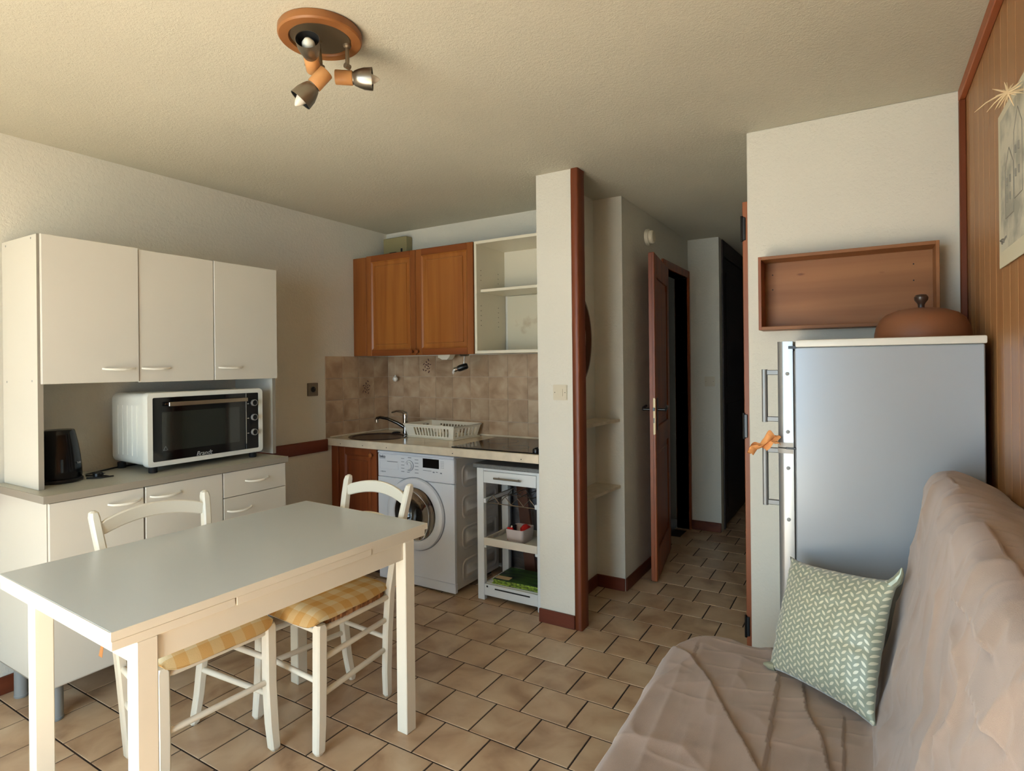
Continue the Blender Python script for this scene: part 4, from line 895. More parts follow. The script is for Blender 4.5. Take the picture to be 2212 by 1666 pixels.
# ------------------------------------------------------------------ ceiling lamp
cl_ = thing('ceiling_lamp', 'ceiling light with round wooden plate and three spotlights', 'ceiling lamp', (-1.435, 1.255, H))
LM = Matrix.Translation((-1.435, 1.255, 0))
MB().lathe([(0.122, H - 0.001), (0.125, H - 0.006), (0.125, H - 0.024), (0.121, H - 0.029), (0.094, H - 0.029), (0.091, H - 0.020), (0.091, H - 0.001)], LM, 56, cap=False).build('wooden_ring', BEECHR, cl_)
MB().lathe([(0.0915, H - 0.021), (0.088, H - 0.024), (0.0001, H - 0.026)], LM, 48, cap=False).build('steel_plate', STEELD, cl_)
def spot(base, elbow, a, b, r_w=0.0225, lab=None, white=False):
    base, elbow, a, b = map(Vector, (base, elbow, a, b)); d = (b - a).normalized()
    s_ = MB().tube([a, a + d * 0.002, b - d * 0.002, b], [r_w - 0.001, r_w, r_w, r_w - 0.001], 24).build('spot_barrel', BEECH, cl_)
    MB().lathe([(0.013, 0), (0.012, -0.006), (0.0075, -0.010)], Matrix.Translation(base), 16).cyl(base, elbow, 0.0065, n=12).cyl(elbow + Vector((0.0, 0.009, 0)), elbow - Vector((0.0, 0.009, 0)), 0.0085, n=14).build('arm', STEELD, s_)
    q = d.to_track_quat('Z', 'Y').to_matrix().to_4x4(); q.translation = b
    MB().lathe([(r_w - 0.003, 0.0), (r_w - 0.003, 0.004), (r_w, 0.006), (r_w + 0.005, 0.018), (r_w + 0.0105, 0.036), (r_w + 0.0125, 0.062), (r_w + 0.0115, 0.062), (r_w + 0.0085, 0.036), (r_w + 0.001, 0.012)], q, 36, cap=False).build('shade', STEEL, s_)
    mb2 = MB()
    for k in range(3):
        for j in range(9):
            an = 2 * math.pi * (k / 3 + (j - 4) * 0.018); mb2.tube([q @ Vector(((r_w + 0.0015) * math.cos(an - 0.03), (r_w + 0.0015) * math.sin(an - 0.03), 0.013)), q @ Vector(((r_w + 0.0015) * math.cos(an + 0.09), (r_w + 0.0015) * math.sin(an + 0.09), 0.013))], 0.0012, 4)
    mb2.build('vent_slot', BLKRUB, s_)
    MB().lathe([(r_w - 0.001, 0.012), (0.0001, 0.010)], q, 24, cap=False).lathe([(r_w + 0.0110, 0.0605), (r_w + 0.0080, 0.036), (r_w + 0.0005, 0.013)], q, 36, cap=False).build('shade_lining', BLKRUB, s_)
    if white: MB().lathe([(0.010, 0.012), (0.014, 0.02), (0.0195, 0.034), (0.0185, 0.048), (0.010, 0.060), (0.0001, 0.064)], q, 24).build('bulb', BULB, s_)
    else: MB().lathe([(0.010, 0.012), (0.013, 0.02), (0.0175, 0.038), (0.0165, 0.058), (0.010, 0.074), (0.004, 0.083), (0.0001, 0.086)], q, 24).build('bulb', CLEARB, s_)
spot((-1.392, 1.324, H - 0.024), (-1.392, 1.324, 2.366), (-1.440, 1.318, 2.342), (-1.398, 1.352, 2.342))
spot((-1.478, 1.235, H - 0.024), (-1.478, 1.245, 2.360), (-1.460, 1.250, 2.340), (-1.4286, 1.2126, 2.3578), white=True)
spot((-1.452, 1.262, H - 0.024), (-1.440, 1.260, 2.350), (-1.404, 1.250, 2.320), (-1.433, 1.226, 2.276))

# ------------------------------------------------------------------ table
TA = -0.040
tb = thing('dining_table', 'white rectangular extending dining table in the foreground', 'table', (-1.901, 1.283, 0), TA)
TM_ = WM[tb.name]
MB().box(-0.382, 0.370, -0.565, 0.565, 0.764, 0.786, 0.002, M=TM_).build('tabletop', TABLETOP, tb)
for (xa, xb, ya, yb, nm) in ((-0.3825, 0.3705, -0.5665, -0.5645, 'end_edging'), (-0.3825, 0.3705, 0.5645, 0.5665, 'end_edging'), (0.3695, 0.3725, -0.565, 0.565, 'side_edging'), (-0.3835, -0.3815, -0.565, 0.565, 'side_edging')):
    MB().box(xa, xb, ya, yb, 0.7635, 0.7855, M=TM_).build(nm, WPAINT, tb)
MB().box(-0.378, 0.3695, -0.563, -0.248, 0.7385, 0.7615, 0.001, M=TM_).build('extension_leaf', WPAINT, tb); MB().box(-0.378, 0.367, 0.272, 0.556, 0.7385, 0.7625, 0.001, M=TM_).build('extension_leaf', WPAINT, tb)
MB().box(-0.378, 0.3695, -0.243, 0.270, 0.7385, 0.7625, 0.001, M=TM_).build('centre_spacer', WPAINT, tb)
for (xa, xb, ya, yb) in ((0.345, 0.360, -0.457, 0.441), (-0.335, -0.318, -0.457, 0.441), (-0.289, 0.3165, -0.50, -0.483), (-0.289, 0.3165, 0.45, 0.467)):
    MB().box(xa, xb, ya, yb, 0.672, 0.739, 0.001, M=TM_).build('apron', WPAINT, tb)
for (x, y) in ((0.3175, -0.508), (0.3175, 0.440), (-0.340, -0.508), (-0.340, 0.440)):
    MB().box(x, x + 0.052, y, y + 0.052, 0.0005, 0.7395, 0.003, M=TM_).build('leg', WPAINT, tb)

# ------------------------------------------------------------------ chairs
def sq(cx, cy, z, w_=0.034, d_=0.034, c=0.006):
    a, b = w_ / 2, d_ / 2
    return [Vector((cx + x, cy + y, z)) for x, y in ((-a + c, -b), (a - c, -b), (a, -b + c), (a, b - c), (a - c, b), (-a + c, b), (-a, b - c), (-a, -b + c))]
def make_chair(label):
    t = thing('dining_chair', label, 'chair', (0, 0, 0), 0, 'white dining chairs at the table')
    for s in (-1, 1):
        rr = [sq(s * x, y, z, w_, w_, c) for x, y, z, w_, c in ((0.198, 0.204, 0.0005, 0.024, 0.006), (0.197, 0.203, 0.012, 0.037, 0.006), (0.193, 0.196, 0.10, 0.040, 0.006), (0.189, 0.190, 0.25, 0.041, 0.006), (0.190, 0.188, 0.455, 0.041, 0.006), (0.190, 0.188, 0.468, 0.034, 0.008))]
        MB().loft(rr).build('leg', WPAINT, t, angle=25)
        pts = [(0.116, -0.206, 0.0005, 0.024), (0.118, -0.203, 0.012, 0.033), (0.130, -0.190, 0.12, 0.035), (0.146, -0.183, 0.30, 0.036), (0.160, -0.184, 0.46, 0.036), (0.178, -0.207, 0.65, 0.035), (0.195, -0.245, 0.82, 0.034), (0.200, -0.262, 0.885, 0.034), (0.2005, -0.266, 0.902, 0.028), (0.2005, -0.268, 0.908, 0.014)]
        MB().loft([sq(s * x, y, z, w_ * 0.92, w_ * 1.05) for x, y, z, w_ in pts]).build('leg', WPAINT, t, angle=25)
    for (z, hw, hgt, arch, yb) in ((0.845, 0.190, 0.052, 0.034, -0.250), (0.715, 0.176, 0.046, 0.032, -0.222)):
        rings = []
        for k in range(17):
            u = -1 + 2 * k / 16; x = hw * u; ya = yb - 0.022 * (1 - u * u); za = z + arch * (1 - u * u) - 0.006
            h2 = hgt / 2 * (1.0 if abs(u) < 0.99 else 0.8); c = 0.004
            rings.append([Vector((x, ya + dy_, za + dz_)) for dy_, dz_ in ((-0.009, -h2 + c), (-0.009 + c, -h2), (0.009 - c, -h2), (0.009, -h2 + c), (0.009, h2 - c), (0.009 - c, h2), (-0.009 + c, h2), (-0.009, h2 - c))])
        MB().loft(rings).build('back_rail', WPAINT, t, angle=40)
    def rod(name, p, q, r_): MB().tube([p, Vector(p).lerp(Vector(q), 0.08), Vector(p).lerp(Vector(q), 0.92), q], [r_ * 0.75, r_, r_, r_ * 0.75], 12).build(name, WPAINT, t)
    for s in (-1, 1):
        for z, r_ in ((0.335, 0.0095), (0.205, 0.0095)): rod('stretcher', (s * 0.190, 0.192, z), (s * (0.148 if z > 0.3 else 0.136), -0.184, z + 0.012), r_ * 1.15)
        rod('seat_rail', (s * 0.190, 0.185, 0.445), (s * 0.160, -0.180, 0.445), 0.012)
    rod('stretcher', (-0.190, 0.194, 0.258), (0.190, 0.194, 0.258), 0.0105)
    rod('stretcher', (-0.144, -0.184, 0.262), (0.144, -0.184, 0.262), 0.0095)
    rod('seat_rail', (-0.19, 0.188, 0.44), (0.19, 0.188, 0.44), 0.012); rod('seat_rail', (-0.158, -0.182, 0.445), (0.158, -0.182, 0.445), 0.012)
    # rush seat with ridged rolled edge
    rings = []; N = 200
    def seat_pt(a, k):
        c, s = math.cos(a), math.sin(a); e = 0.35
        x = math.copysign(abs(c) ** e, c); y = math.copysign(abs(s) ** e, s)
        hw = 0.186 + 0.016 * y * 1.0 if True else 0; hw = 0.178 + 0.016 * y
        return x * hw * k, 0.004 + y * 0.180 * k
    for z, k in ((0.452, 0.94), (0.448, 0.985), (0.458, 1.02), (0.474, 1.02), (0.484, 0.985), (0.486, 0.90), (0.480, 0.4)):
        ring = []
        for i in range(N):
            a = 2 * math.pi * i / N; rip = 1 + (0.010 if i % 2 else -0.006) * (1 if k > 0.95 else 0.3)
            x, y = seat_pt(a, k * rip); ring.append(Vector((x, y, z)))
        rings.append(ring)
    MB().loft(rings).build('seat', RUSH, t, angle=60)
    return t
chA = make_chair('white wooden dining chair pushed in from the dresser side')
chB = copy_tree(chA); chB['label'] = 'white wooden dining chair tucked in at the far end of the table'
chA.location = (-2.100, 1.212, 0); chA.rotation_euler = (0, 0, R(-90 - 2.8))
chB.location = (-1.903, 1.681, 0); chB.rotation_euler = (0, 0, R(180 - 4.4))

def make_cushion(label):
    t = thing('seat_cushion', label, 'cushion', (0, 0, 0), 0, 'checked seat cushions')
    def pt(u, v, side):
        hw = 0.196 + 0.022 * v; x, y = u * hw, v * 0.210 + 0.018
        e = max(0.0, 1 - abs(u) ** 6) ** 0.5 * max(0.0, 1 - abs(v) ** 6) ** 0.5
        rr = 1 - 0.10 * (abs(u) * abs(v)) ** 4
        z = 0.489 + side * 0.014 * e + 0.003 * noise.noise(Vector((u * 2.5, v * 2.5, side)))
        if side < 0: z = max(z, 0.4868) if (abs(u) < 0.86 and abs(v) < 0.84) else z
        drop = max(0, v - 0.72) / 0.28; z -= 0.034 * drop ** 1.6 * (1 - abs(u) ** 10) + 0.010 * max(0, abs(u) - 0.86) / 0.14
        z += 0.002
        return Vector((x * rr, y * rr, z))
    mb = MB(); n = 28
    for side in (1, -1):
        g = [[mb.bm.verts.new(pt(-1 + 2 * i / n, -1 + 2 * j / n, side)) for j in range(n + 1)] for i in range(n + 1)]
        for i in range(n):
            for j in range(n): mb.bm.faces.new((g[i][j], g[i + 1][j], g[i + 1][j + 1], g[i][j + 1]))
    c_ = mb.build('cover', CHECK, t, angle=80)
    for s in (-1, 1):
        pts = [Vector((s * 0.172, -0.185, 0.487)), Vector((s * 0.186, -0.212, 0.480)), Vector((s * 0.192, -0.222, 0.44)), Vector((s * 0.198, -0.226, 0.395))]
        MB().loft([[p + Vector((0, -w_, 0)), p + Vector((0, w_, 0)), p + Vector((0.0015, w_, 0)), p + Vector((0.0015, -w_, 0))] for p, w_ in zip(pts, (0.004, 0.006, 0.009, 0.013))]).build('tie', ORANGE, t)
    return t
cuA = make_cushion('yellow checked cushion on the chair pushed in from the dresser side')
cuB = copy_tree(cuA); cuB['label'] = 'yellow checked cushion on the chair at the far end of the table'
for c_, h_ in ((cuA, chA), (cuB, chB)):
    c_.location = h_.location; c_.rotation_euler = h_.rotation_euler

# ------------------------------------------------------------------ fridge
fr = thing('refrigerator', 'silver two-door fridge freezer in the right corner, side panel facing the room', 'fridge', (0.05, 2.52, 0))
fx0, fx1, fy0, fy1 = -0.208, 0.312, 2.25, 2.80
MB().box(fx0, fx1, fy0, fy1, 0.02, 1.466, 0.003).build('cabinet', FRIDGE, fr)
MB().box(fx0 + 0.002, fx1 + 0.006, fy0 - 0.004, fy1, 1.467, 1.492, 0.006, seg=2).build('top_panel', FRIDGET, fr)
MB().box(fx0 - 0.006, fx0 + 0.001, fy0 + 0.012, fy1 - 0.01, 0.06, 1.455, 0.002).build('gasket', GASKET, fr)
def fdoor(z0, z1, hz0, hz1, mz):
    pr = [(fx0 - 0.006, fy0 + 0.002), (fx0 - 0.036, fy0 + 0.002), (fx0 - 0.048, fy0 + 0.006), (fx0 - 0.056, fy0 + 0.014), (fx0 - 0.066, fy0 + 0.12), (fx0 - 0.070, (fy0 + fy1) / 2), (fx0 - 0.066, fy1 - 0.12), (fx0 - 0.056, fy1 - 0.014), (fx0 - 0.036, fy1 - 0.002), (fx0 - 0.006, fy1 - 0.002)]
    d_ = MB().prism(pr, z0, z1).build('door', FRIDGED, fr, angle=50)
    MB().prism([(x - 0.0015, y - (0.0015 if y < 2.5 else -0.0015)) for x, y in pr], z0 - 0.001 if z0 > 1 else z1 - 0.016, z0 + 0.016 if z0 > 1 else z1 + 0.001).build('door_cap', pmat('cap_grey', (172, 166, 156), 0.4), d_)
    hx, hy = fx0 - 0.104, fy0 + 0.05
    MB().prism(rrect(0.018, 0.026, 0.006, 3, hx, hy), hz0, hz1).box(hx, fx0 - 0.056, hy - 0.007, hy + 0.007, hz0 + 0.002, hz0 + 0.02, 0.002).box(hx, fx0 - 0.056, hy - 0.007, hy + 0.007, hz1 - 0.02, hz1 - 0.002, 0.002).build('handle', ALU, d_)
    for z in mz: MB().lathe([(0.0065, 0), (0.0065, 0.002), (0.003, 0.003), (0.0001, 0.003)], frame_M((fx0 - 0.024, fy0 + 0.002, z), (1, 0, 0), (0, 0, 1)), 14).build('screw', GREYLEG, d_)
fdoor(1.118, 1.488, 1.200, 1.390, (1.375, 1.172)); fdoor(0.05, 1.112, 0.90, 1.110, (1.045, 0.865, 0.40))
MB().box(fx0 - 0.030, fx0 + 0.002, fy0 - 0.001, fy0 + 0.06, 1.1115, 1.1185, 0.001).box(fx0 - 0.02, fx0 + 0.006, fy0 - 0.001, fy0 + 0.03, 1.462, 1.472).build('hinge', BLACK, fr)
for (x, y) in ((fx0 + 0.05, fy0 + 0.05), (fx1 - 0.05, fy0 + 0.05), (fx0 + 0.05, fy1 - 0.05), (fx1 - 0.05, fy1 - 0.05)): MB().cyl((x, y, 0.0), (x, y, 0.02), 0.018).build('foot', BLKRUB, fr)
oc = thing('orange_cloth', 'crumpled orange cloth hung on the freezer door edge', 'cloth', (-0.3, 2.25, 1.12))
mb = MB(); G = []
for i in range(21):
    u = i / 20; row = []
    for j in range(9):
        v = -1 + 2 * j / 8
        x = -0.262 - 0.088 * u; yy = 2.232 - 0.02 * u + 0.012 * math.sin(v * 4 + u * 7)
        zz = 1.142 + 0.012 * math.sin(u * 9) - (0.05 * max(0, u - 0.45) / 0.55) * 1.0 + v * (0.020 - 0.006 * u if u < 0.55 else 0.016 * (1.25 - u)) + 0.006 * math.sin(v * 6 + u * 11)
        row.append(Vector((x + 0.01 * math.sin(v * 5), yy, zz)))
    G.append(row)
mb.loft(G, closed=False); mb.loft([[p + Vector((0, 0.003, 0)) for p in g] for g in G], closed=False).build('cloth_fold', ORANGE, oc, angle=70)

# wooden box on the wall above the fridge
wx = thing('wall_box_shelf', 'shallow open wooden box mounted on the wall above the fridge', 'box shelf', (-0.07, 2.77, 1.55))
bx0, bx1, by0, by1, bz0, bz1 = -0.388, 0.244, 2.70, 2.829, 1.553, 1.866
MB().box(bx0, bx0 + 0.012, by0, by1, bz0, bz1, 0.001).build('side', PINE_TRIM, wx); MB().box(bx1 - 0.012, bx1, by0, by1, bz0, bz1, 0.001).build('side', BOXW, wx)
MB().box(bx0 + 0.012, bx1 - 0.012, by0, by1, bz1 - 0.014, bz1, 0.001).build('top', BOXW, wx); MB().box(bx0 + 0.012, bx1 - 0.012, by0, by1, bz0, bz0 + 0.014, 0.001).build('bottom', BOXW, wx)
MB().box(bx0 + 0.012, bx1 - 0.012, by1 - 0.012, by1 - 0.004, bz0 + 0.014, bz1 - 0.014).build('back_board', BOXW, wx)
mb = MB()
for x, z in ((-0.345, 1.80), (-0.345, 1.735), (0.17, 1.80), (0.17, 1.735)): mb.cyl((x, by1 - 0.0125, z), (x, by1 - 0.0118, z), 0.0028, n=8)
mb.build('screw', BLKRUB, wx, kind='stuff')
ld = thing('pot_lid', 'domed terracotta-coloured lid with dark knob on top of the fridge', 'lid', (0.172, 2.50, 1.492))
LDM = Matrix.Translation((0.172, 2.50, 1.4925))
MB().lathe([(0.140, 0.0), (0.142, 0.004), (0.141, 0.02), (0.136, 0.045), (0.124, 0.070), (0.105, 0.088), (0.07, 0.102), (0.03, 0.108), (0.0001, 0.109)], LDM, 56).build('dome', LIDM, ld)
MB().lathe([(0.010, 0.107), (0.010, 0.120), (0.013, 0.126), (0.020, 0.136), (0.021, 0.146), (0.016, 0.154), (0.0001, 0.157)], LDM, 28).build('knob', KNOBM, ld)

# drawing and dried plant on the pine wall
ps = thing('pinned_drawing', 'pencil drawing on cream paper pinned to the pine wall', 'drawing', (0.334, 1.98, 1.68))
MB().box(0.3335, 0.3355, 1.72, 2.157, 1.676, 2.108).build('paper', PAPER, ps)
ar = MB().box(0.3328, 0.3336, 1.75, 2.125, 1.72, 2.085).build('sketch_area', SKETCH, ps)
mb = MB(); INK = pmat('ink_grey', (126, 122, 112), 0.8)
def ln(y0, z0, y1, z1, r_=0.0012): mb.tube([(0.3326, y0, z0), (0.3326, y1, z1)], r_, 4)
for (y0, z0, w_, h_) in ((2.06, 1.80, 0.10, 0.13), (1.95, 1.83, 0.09, 0.17), (1.84, 1.79, 0.09, 0.12)):
    ln(y0, z0, y0, z0 + h_); ln(y0 - w_, z0, y0 - w_, z0 + h_); ln(y0, z0 + h_, y0 - w_ / 2, z0 + h_ + 0.05); ln(y0 - w_, z0 + h_, y0 - w_ / 2, z0 + h_ + 0.05); ln(y0, z0, y0 - w_, z0)
    for a in (0.25, 0.65):
        for b in (0.3, 0.65): ln(y0 - w_ * a, z0 + h_ * b, y0 - w_ * a, z0 + h_ * b + 0.02, 0.003)
ln(2.115, 1.75, 2.08, 1.745, 0.006); ln(2.11, 1.741, 2.05, 1.752, 0.003)
mb.build('drawn_lines', INK, ps)
dp = thing('dried_star_plant', 'dried pale star-shaped air plant at the top of the pinned drawing', 'dried plant', (0.315, 2.0, 2.125))
rd = random.Random(3)
c0 = Vector((0.304, 1.845, 2.067))
for k in range(24):
    a = 2 * math.pi * k / 24 + rd.uniform(-0.1, 0.1); L_ = rd.uniform(0.018, 0.036)
    dirv = Vector((math.cos(a), rd.uniform(-0.8, 0.8), math.sin(a))).normalized()
    if k in (12, 13, 14): L_ = (0.066, 0.046, 0.034)[k - 12]; dirv = Vector((-1.0, -0.1, (-0.12, -0.5, -0.9)[k - 12])).normalized()
    pts = [c0 + dirv * L_ * t + Vector((0, 0, -0.35 * L_ * t * t * (1.2 if k in (12, 13, 14) else 0.2))) for t in (0, 0.3, 0.65, 1)]
    pts = [Vector((min(p.x, 0.330), p.y, p.z)) for p in pts]
    MB().tube(pts, [0.0026, 0.0024, 0.0016, 0.0004], 5).build('blade', BAMBOO, dp)
MB().cyl(c0, (0.334, c0.y, c0.z), 0.003, n=6).build('stem', BAMBOO, dp)

# ------------------------------------------------------------------ sofa with throw
sf = thing('sofa', 'low sofa bed under a taupe throw along the pine wall', 'sofa', (-0.13, 1.25, 0))
MB().box(-0.56, 0.30, 0.36, 2.14, 0.12, 0.375, 0.02).build('seat_base', pmat('sofa_base', (120, 104, 92), 0.9), sf)
for (x, y) in ((-0.50, 0.45), (-0.50, 2.05), (0.22, 0.45), (0.22, 2.05)): MB().cyl((x, y, 0.0), (x, y, 0.12), 0.02).build('foot', BLACK, sf)
P = [(-0.628, 0.02), (-0.622, 0.15), (-0.612, 0.28), (-0.603, 0.36), (-0.592, 0.395), (-0.575, 0.415), (-0.545, 0.425), (-0.45, 0.427), (-0.30, 0.425), (-0.15, 0.422), (-0.04, 0.420), (0.0, 0.424), (0.022, 0.438), (0.036, 0.465), (0.052, 0.53), (0.075, 0.63), (0.105, 0.78), (0.130, 0.92), (0.148, 1.02), (0.158, 1.06), (0.172, 1.082), (0.195, 1.092), (0.24, 1.088), (0.29, 1.066), (0.325, 1.045), (0.334, 1.02), (0.336, 0.9)]
dist = [0.0]
for a, b in zip(P, P[1:]): dist.append(dist[-1] + math.hypot(b[0] - a[0], b[1] - a[1]))
def prof_at(s):
    for i in range(len(P) - 1):
        if s <= dist[i + 1] or i == len(P) - 2:
            t = (s - dist[i]) / (dist[i + 1] - dist[i])
            p0, p1, p2, p3 = P[max(i - 1, 0)], P[i], P[i + 1], P[min(i + 2, len(P) - 1)]
            r_ = []
            for k in (0, 1):
                m1, m2 = (p2[k] - p0[k]) / 2, (p3[k] - p1[k]) / 2
                r_.append((2 * t ** 3 - 3 * t ** 2 + 1) * p1[k] + (t ** 3 - 2 * t ** 2 + t) * m1 + (-2 * t ** 3 + 3 * t ** 2) * p2[k] + (t ** 3 - t ** 2) * m2)
            return r_
SE = [([(-0.595, 2.057), (-0.524, 1.995), (-0.443, 1.895), (-0.39, 1.804), (-0.327, 1.679), (-0.274, 1.594), (-0.236, 1.52), (-0.15, 1.38)], 0.010, 'step'),
      ([(-0.52, 1.949), (-0.507, 1.783), (-0.498, 1.599), (-0.489, 1.481), (-0.478, 1.3)], 0.007, 'ridge'),
      ([(-0.509, 2.106), (-0.499, 1.98), (-0.47, 1.93)], 0.004, 'step'), ([(-0.363, 2.087), (-0.35, 1.923), (-0.347, 1.769), (-0.33, 1.70)], 0.005, 'ridge'),
      ([(-0.246, 2.043), (-0.235, 1.924), (-0.227, 1.717), (-0.218, 1.535), (-0.21, 1.35)], 0.008, 'step'),
      ([(-0.17, 1.994), (-0.151, 1.847), (-0.103, 1.716), (-0.084, 1.608), (-0.06, 1.5)], 0.010, 'step'),
      ([(-0.059, 1.88), (-0.053, 1.631), (-0.04, 1.4)], 0.006, 'step'), ([(-0.503, 2.099), (-0.369, 2.074), (-0.255, 2.029)], 0.004, 'ridge'),
      ([(-0.484, 1.871), (-0.458, 1.67)], 0.003, 'ridge'), ([(-0.364, 1.717), (-0.334, 1.468), (-0.31, 1.3)], 0.005, 'ridge'),
      ([(-0.341, 2.256), (-0.275, 2.128)], 0.005, 'ridge'), ([(-0.36, 1.762), (-0.236, 1.712)], 0.003, 'ridge'),
      ([(-0.42, 1.62), (-0.40, 1.42)], 0.004, 'ridge'), ([(-0.12, 1.70), (-0.14, 1.45)], 0.004, 'ridge')]
BA = [([(1.97, 1.09), (1.929, 1.027), (1.977, 0.883)], 0.0112, 'ridge'), ([(1.467, 1.074), (1.42, 1.10), (1.25, 1.11)], 0.0135, 'ridge'),
      ([(1.301, 0.995), (1.15, 1.016), (0.989, 1.024)], 0.0135, 'step'), ([(1.30, 0.96), (1.198, 0.949), (1.14, 0.92), (1.12, 0.86), (1.20, 0.74)], 0.0180, 'ridge'),
      ([(1.884, 0.46), (1.60, 0.62), (1.393, 0.744), (1.048, 0.952)], -0.014, 'wide'), ([(1.759, 0.85), (1.848, 0.62), (1.884, 0.46)], 0.010, 'wide'),
      ([(1.62, 0.90), (1.70, 0.70), (1.80, 0.50)], 0.008, 'wide'), ([(1.08, 0.939), (0.977, 0.957), (0.859, 0.971)], 0.0135, 'step'), ([(1.93, 0.45), (1.75, 0.47), (1.60, 0.46)], 0.012, 'wide'),
      ([(1.50, 0.98), (1.45, 0.80), (1.46, 0.62)], 0.0112, 'ridge'), ([(1.30, 0.86), (1.24, 0.72), (1.30, 0.58)], 0.0135, 'ridge')]
def seg_d(px, py, poly):
    best = (1e9, 0, 0)
    n = len(poly) - 1
    for i, ((ax, ay), (bx, by)) in enumerate(zip(poly, poly[1:])):
        dx, dy2 = bx - ax, by - ay; L2 = dx * dx + dy2 * dy2
        t = max(0, min(1, ((px - ax) * dx + (py - ay) * dy2) / L2)); qx, qy = ax + t * dx - px, ay + t * dy2 - py
        d2 = qx * qx + qy * qy
        if d2 < best[0]:
            sg = 1 if (dx * (py - ay) - dy2 * (px - ax)) > 0 else -1; best = (d2, sg, (i + t) / n)
    return math.sqrt(best[0]), best[1], best[2]
def disp(a, b, sets):
    h = 0.0
    for poly, amp, kind in sets:
        xs = [p[0] for p in poly]; ys = [p[1] for p in poly]
        if a < min(xs) - 0.2 or a > max(xs) + 0.2 or b < min(ys) - 0.2 or b > max(ys) + 0.2: continue
        d, sg, u = seg_d(a, b, poly); env = min(1.0, 6 * u + 0.15, 6 * (1 - u) + 0.15)
        if kind == 'ridge': h += amp * env * (math.exp(-d / 0.016) if sg < 0 else math.exp(-d / 0.04))
        elif kind == 'wide': h += amp * env * math.exp(-(d / 0.045) ** 2)
        elif sg < 0: h += 1.25 * amp * env * math.exp(-d / 0.07)
        else: h -= 0.5 * amp * env * math.exp(-(d / 0.009) ** 2)
    return h
NS, NY = 420, 480; Smax = dist[-1]
mb = MB(); grid = []
ys = []
NC = 34
for j in range(NY + NC + 1):
    row = []
    for i in range(NS + 1):
        s = Smax * i / NS; x, z = prof_at(s)
        kb = max(0.0, min(1.0, (z - 0.45) / 0.5)) if x > 0 else 0.0
        yend = 2.175 - 0.07 * kb + 0.012 * math.sin(x * 23) * (1 - kb)
        if j <= NY:
            tt = j / NY; yy = 0.34 + (yend - 0.34) * (1 - (1 - tt) ** 1.25); zz = z
        else:
            q_ = (j - NY) / NC
            rr = 0.035
            if q_ < 0.3: a = q_ / 0.3 * math.pi / 2; yy = yend + rr * math.sin(a); zz = max(0.02, z - rr * (1 - math.cos(a)))
            else: f = (q_ - 0.3) / 0.7; z1_ = max(0.02, z - rr); yy = yend + rr + (0.02 * f if x < 0.05 else 0.015 * f); zz = z1_ * (1 - f) + 0.02 * f
            yy = min(yy, 2.243)
        # round the front corner in plan
        over = max(0.0, yy - 2.03)
        if x < -0.35 and over > 0:
            rr2 = 0.19; o2_ = min(over, rr2 * 0.98); x = x + (rr2 - math.sqrt(rr2 * rr2 - o2_ * o2_)) * (-0.35 - x) / 0.25
        row.append(Vector((x, yy, zz)))
    grid.append(row)
out = []
for j, row in enumerate(grid):
    r2 = []
    for i, p in enumerate(row):
        a = grid[j][min(i + 1, NS)] - grid[j][max(i - 1, 0)]; b = grid[min(j + 1, NY + NC)][i] - grid[max(j - 1, 0)][i]
        n = b.cross(a)
        n = n.normalized() if n.length > 1e-9 else Vector((0, 0, 1))
        if n.z < 0 and abs(n.z) > 0.3: n = -n
        if i < 84 and n.x > 0: n = -n
        s = Smax * i / NS
        if p.x < 0.015: h = disp(p.x, p.y, SE)
        else: h = disp(p.y, p.z, BA) if p.x < 0.2 else 0.004 * noise.noise(Vector((p.x * 9, p.y * 30, 0)))
        if p.x >= 0.015 and n.x > 0 and p.x < 0.2 and abs(n.y) < 0.8: n = -n
        h += 0.0035 * noise.noise(Vector((p.x * 5, p.y * 5, p.z * 5))) + 0.0018 * noise.noise(Vector((p.x * 17, p.y * 9, p.z * 14)))
        h += 0.010 * max(0, 0.38 - p.z) / 0.38 * math.sin(p.y * 34 + 1.5 * math.sin(p.y * 9)) * (1 if i < 84 else 0)
        rn = noise.noise(Vector((p.x * 6 + 9, p.y * 3.2, p.z * 4)));  h += 0.007 * (1 - abs(rn) * 2.0) ** 3 if abs(rn) < 0.5 else 0.0
        rn = noise.noise(Vector((p.x * 4 - p.y * 5, p.y * 9 + 4, p.z * 9 + p.y * 5)));  h += 0.0028 * (1 - abs(rn) * 2.0) ** 4 if abs(rn) < 0.5 else 0.0
        if j > NY and p.x > 0.02: h *= 0.3
        q = p + n * h
        q.z = max(q.z, 0.008); q.x = min(q.x, 0.3375); q.y = min(q.y, 2.2435)
        r2.append(q)
    out.append(r2)
vs = [[mb.bm.verts.new(p) for p in r] for r in out]
for j in range(len(vs) - 1):
    for i in range(NS): mb.bm.faces.new((vs[j][i], vs[j][i + 1], vs[j + 1][i + 1], vs[j + 1][i]))
th = thing('sofa_throw', 'taupe cotton throw draped over the whole sofa', 'throw', (-0.13, 1.25, 0))
mb.build('throw_cloth', THROW, th, angle=180)
bk = MB().loft([[Vector(p) for p in ((0.10, y, 0.38), (0.17, y, 1.035), (0.19, y, 1.06), (0.29, y, 1.03), (0.32, y, 1.0), (0.32, y, 0.38))] for y in (0.38, 2.06)]).build('backrest', pmat('sofa_back', (120, 104, 92), 0.9), sf)

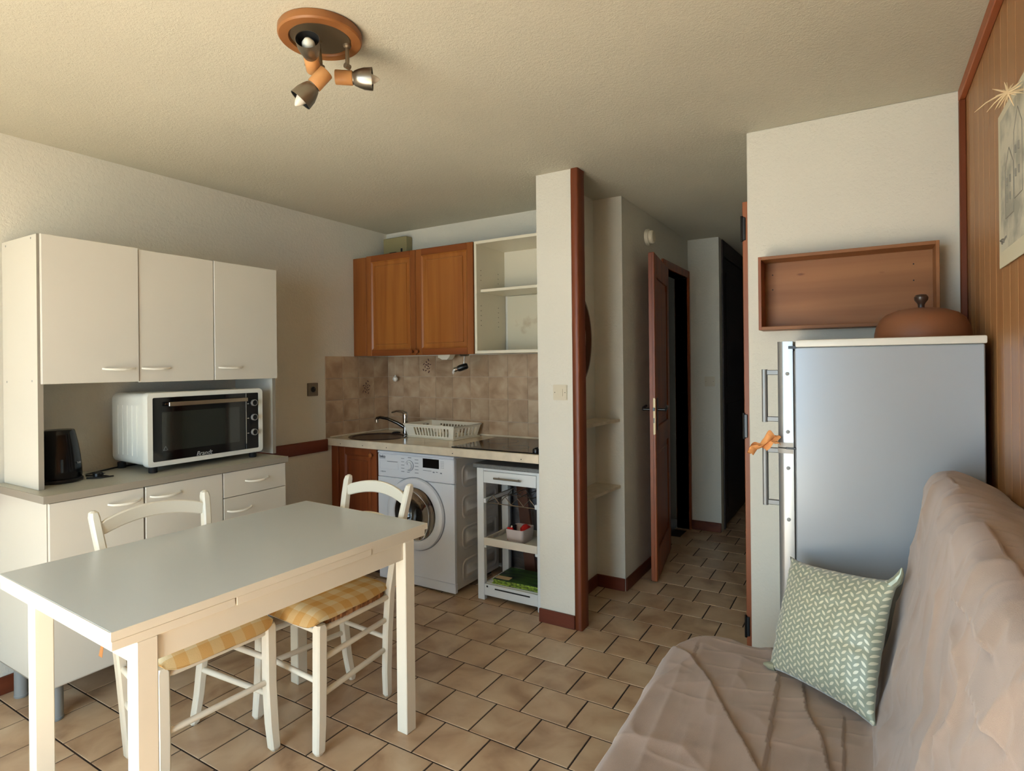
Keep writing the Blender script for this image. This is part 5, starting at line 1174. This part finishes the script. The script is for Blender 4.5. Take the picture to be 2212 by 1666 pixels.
# cushion leaning between fridge and backrest
pw = thing('satin_cushion', 'sage green satin cushion with small leaf pattern leaning on the sofa', 'cushion', (-0.12, 2.0, 0.43))
cBL, cBR, cTL, cTR = Vector((-0.268, 2.035, 0.440)), Vector((0.010, 1.830, 0.452)), Vector((-0.214, 2.165, 0.752)), Vector((0.070, 1.965, 0.795))
nrm = ((cBR - cBL).cross(cTL - cBL)).normalized()
if nrm.y > 0: nrm = -nrm
mb = MB(); n = 56; uvl = mb.bm.loops.layers.uv.new('UVMap')
def ppt(u, v, side):
    a, b = (u + 1) / 2, (v + 1) / 2
    pin = 0.07
    uu = u * (1 - pin * (1 - v * v) * 0.0) ; 
    uu = u * (1 - 0.03 * (1 - v * v)) ; vv = v * (1 - 0.035 * (1 - u * u))
    ce = (abs(u) * abs(v)) ** 8; uu *= 1 + 0.07 * ce; vv *= 1 + 0.07 * ce
    a, b = (uu + 1) / 2, (vv + 1) / 2
    p = cBL.lerp(cBR, a).lerp(cTL.lerp(cTR, a), b)
    t = max(0.0, 1 - u * u) ** 0.48 * max(0.0, 1 - v * v) ** 0.48
    T_ = 0.068 if side > 0 else 0.040
    wr = 0.0045 * noise.noise(Vector((u * 2.2, v * 7 + 3, side))) + 0.004 * noise.noise(Vector((u * 7, v * 3, side + 5))) * (1 - t * 0.5)
    edge = 0.004 * noise.noise(Vector((u * 9, v * 9, 1))) * (1 - t)
    return p + nrm * (side * T_ * t + wr * min(1, t * 3) + edge)
for side in (1, -1):
    g = [[mb.bm.verts.new(ppt(-1 + 2 * i / n, -1 + 2 * j / n, side)) for j in range(n + 1)] for i in range(n + 1)]
    for i in range(n):
        for j in range(n):
            f = mb.bm.faces.new((g[i][j], g[i + 1][j], g[i + 1][j + 1], g[i][j + 1]))
            for lp_, (a, b) in zip(f.loops, ((i, j), (i + 1, j), (i + 1, j + 1), (i, j + 1))): lp_[uvl].uv = (a / n, b / n)
mb.build('cover', SATIN, pw, angle=120)
mb = MB(); uvl = None
d0 = (cTR - cBL).normalized()
MB().tube([cTR + Vector((-0.012, 0.004, -0.012)), cTR + Vector((0.004, 0.002, 0.006)), cTR + Vector((0.012, -0.004, 0.028)), cTR + Vector((0.014, -0.006, 0.044))], [0.014, 0.013, 0.008, 0.002], 10).build('corner_knot', pmat('sage_satin_plain', (158, 162, 140), 0.3, 0.25), pw)
MB().tube([cBL + Vector((0.016, -0.01, 0.008)), cBL + Vector((-0.004, -0.004, 0.004)), cBL + Vector((-0.020, 0.0, 0.004))], [0.014, 0.012, 0.004], 10).build('corner_knot', pmat('sage_satin_plain_b', (158, 162, 140), 0.3, 0.25), pw)
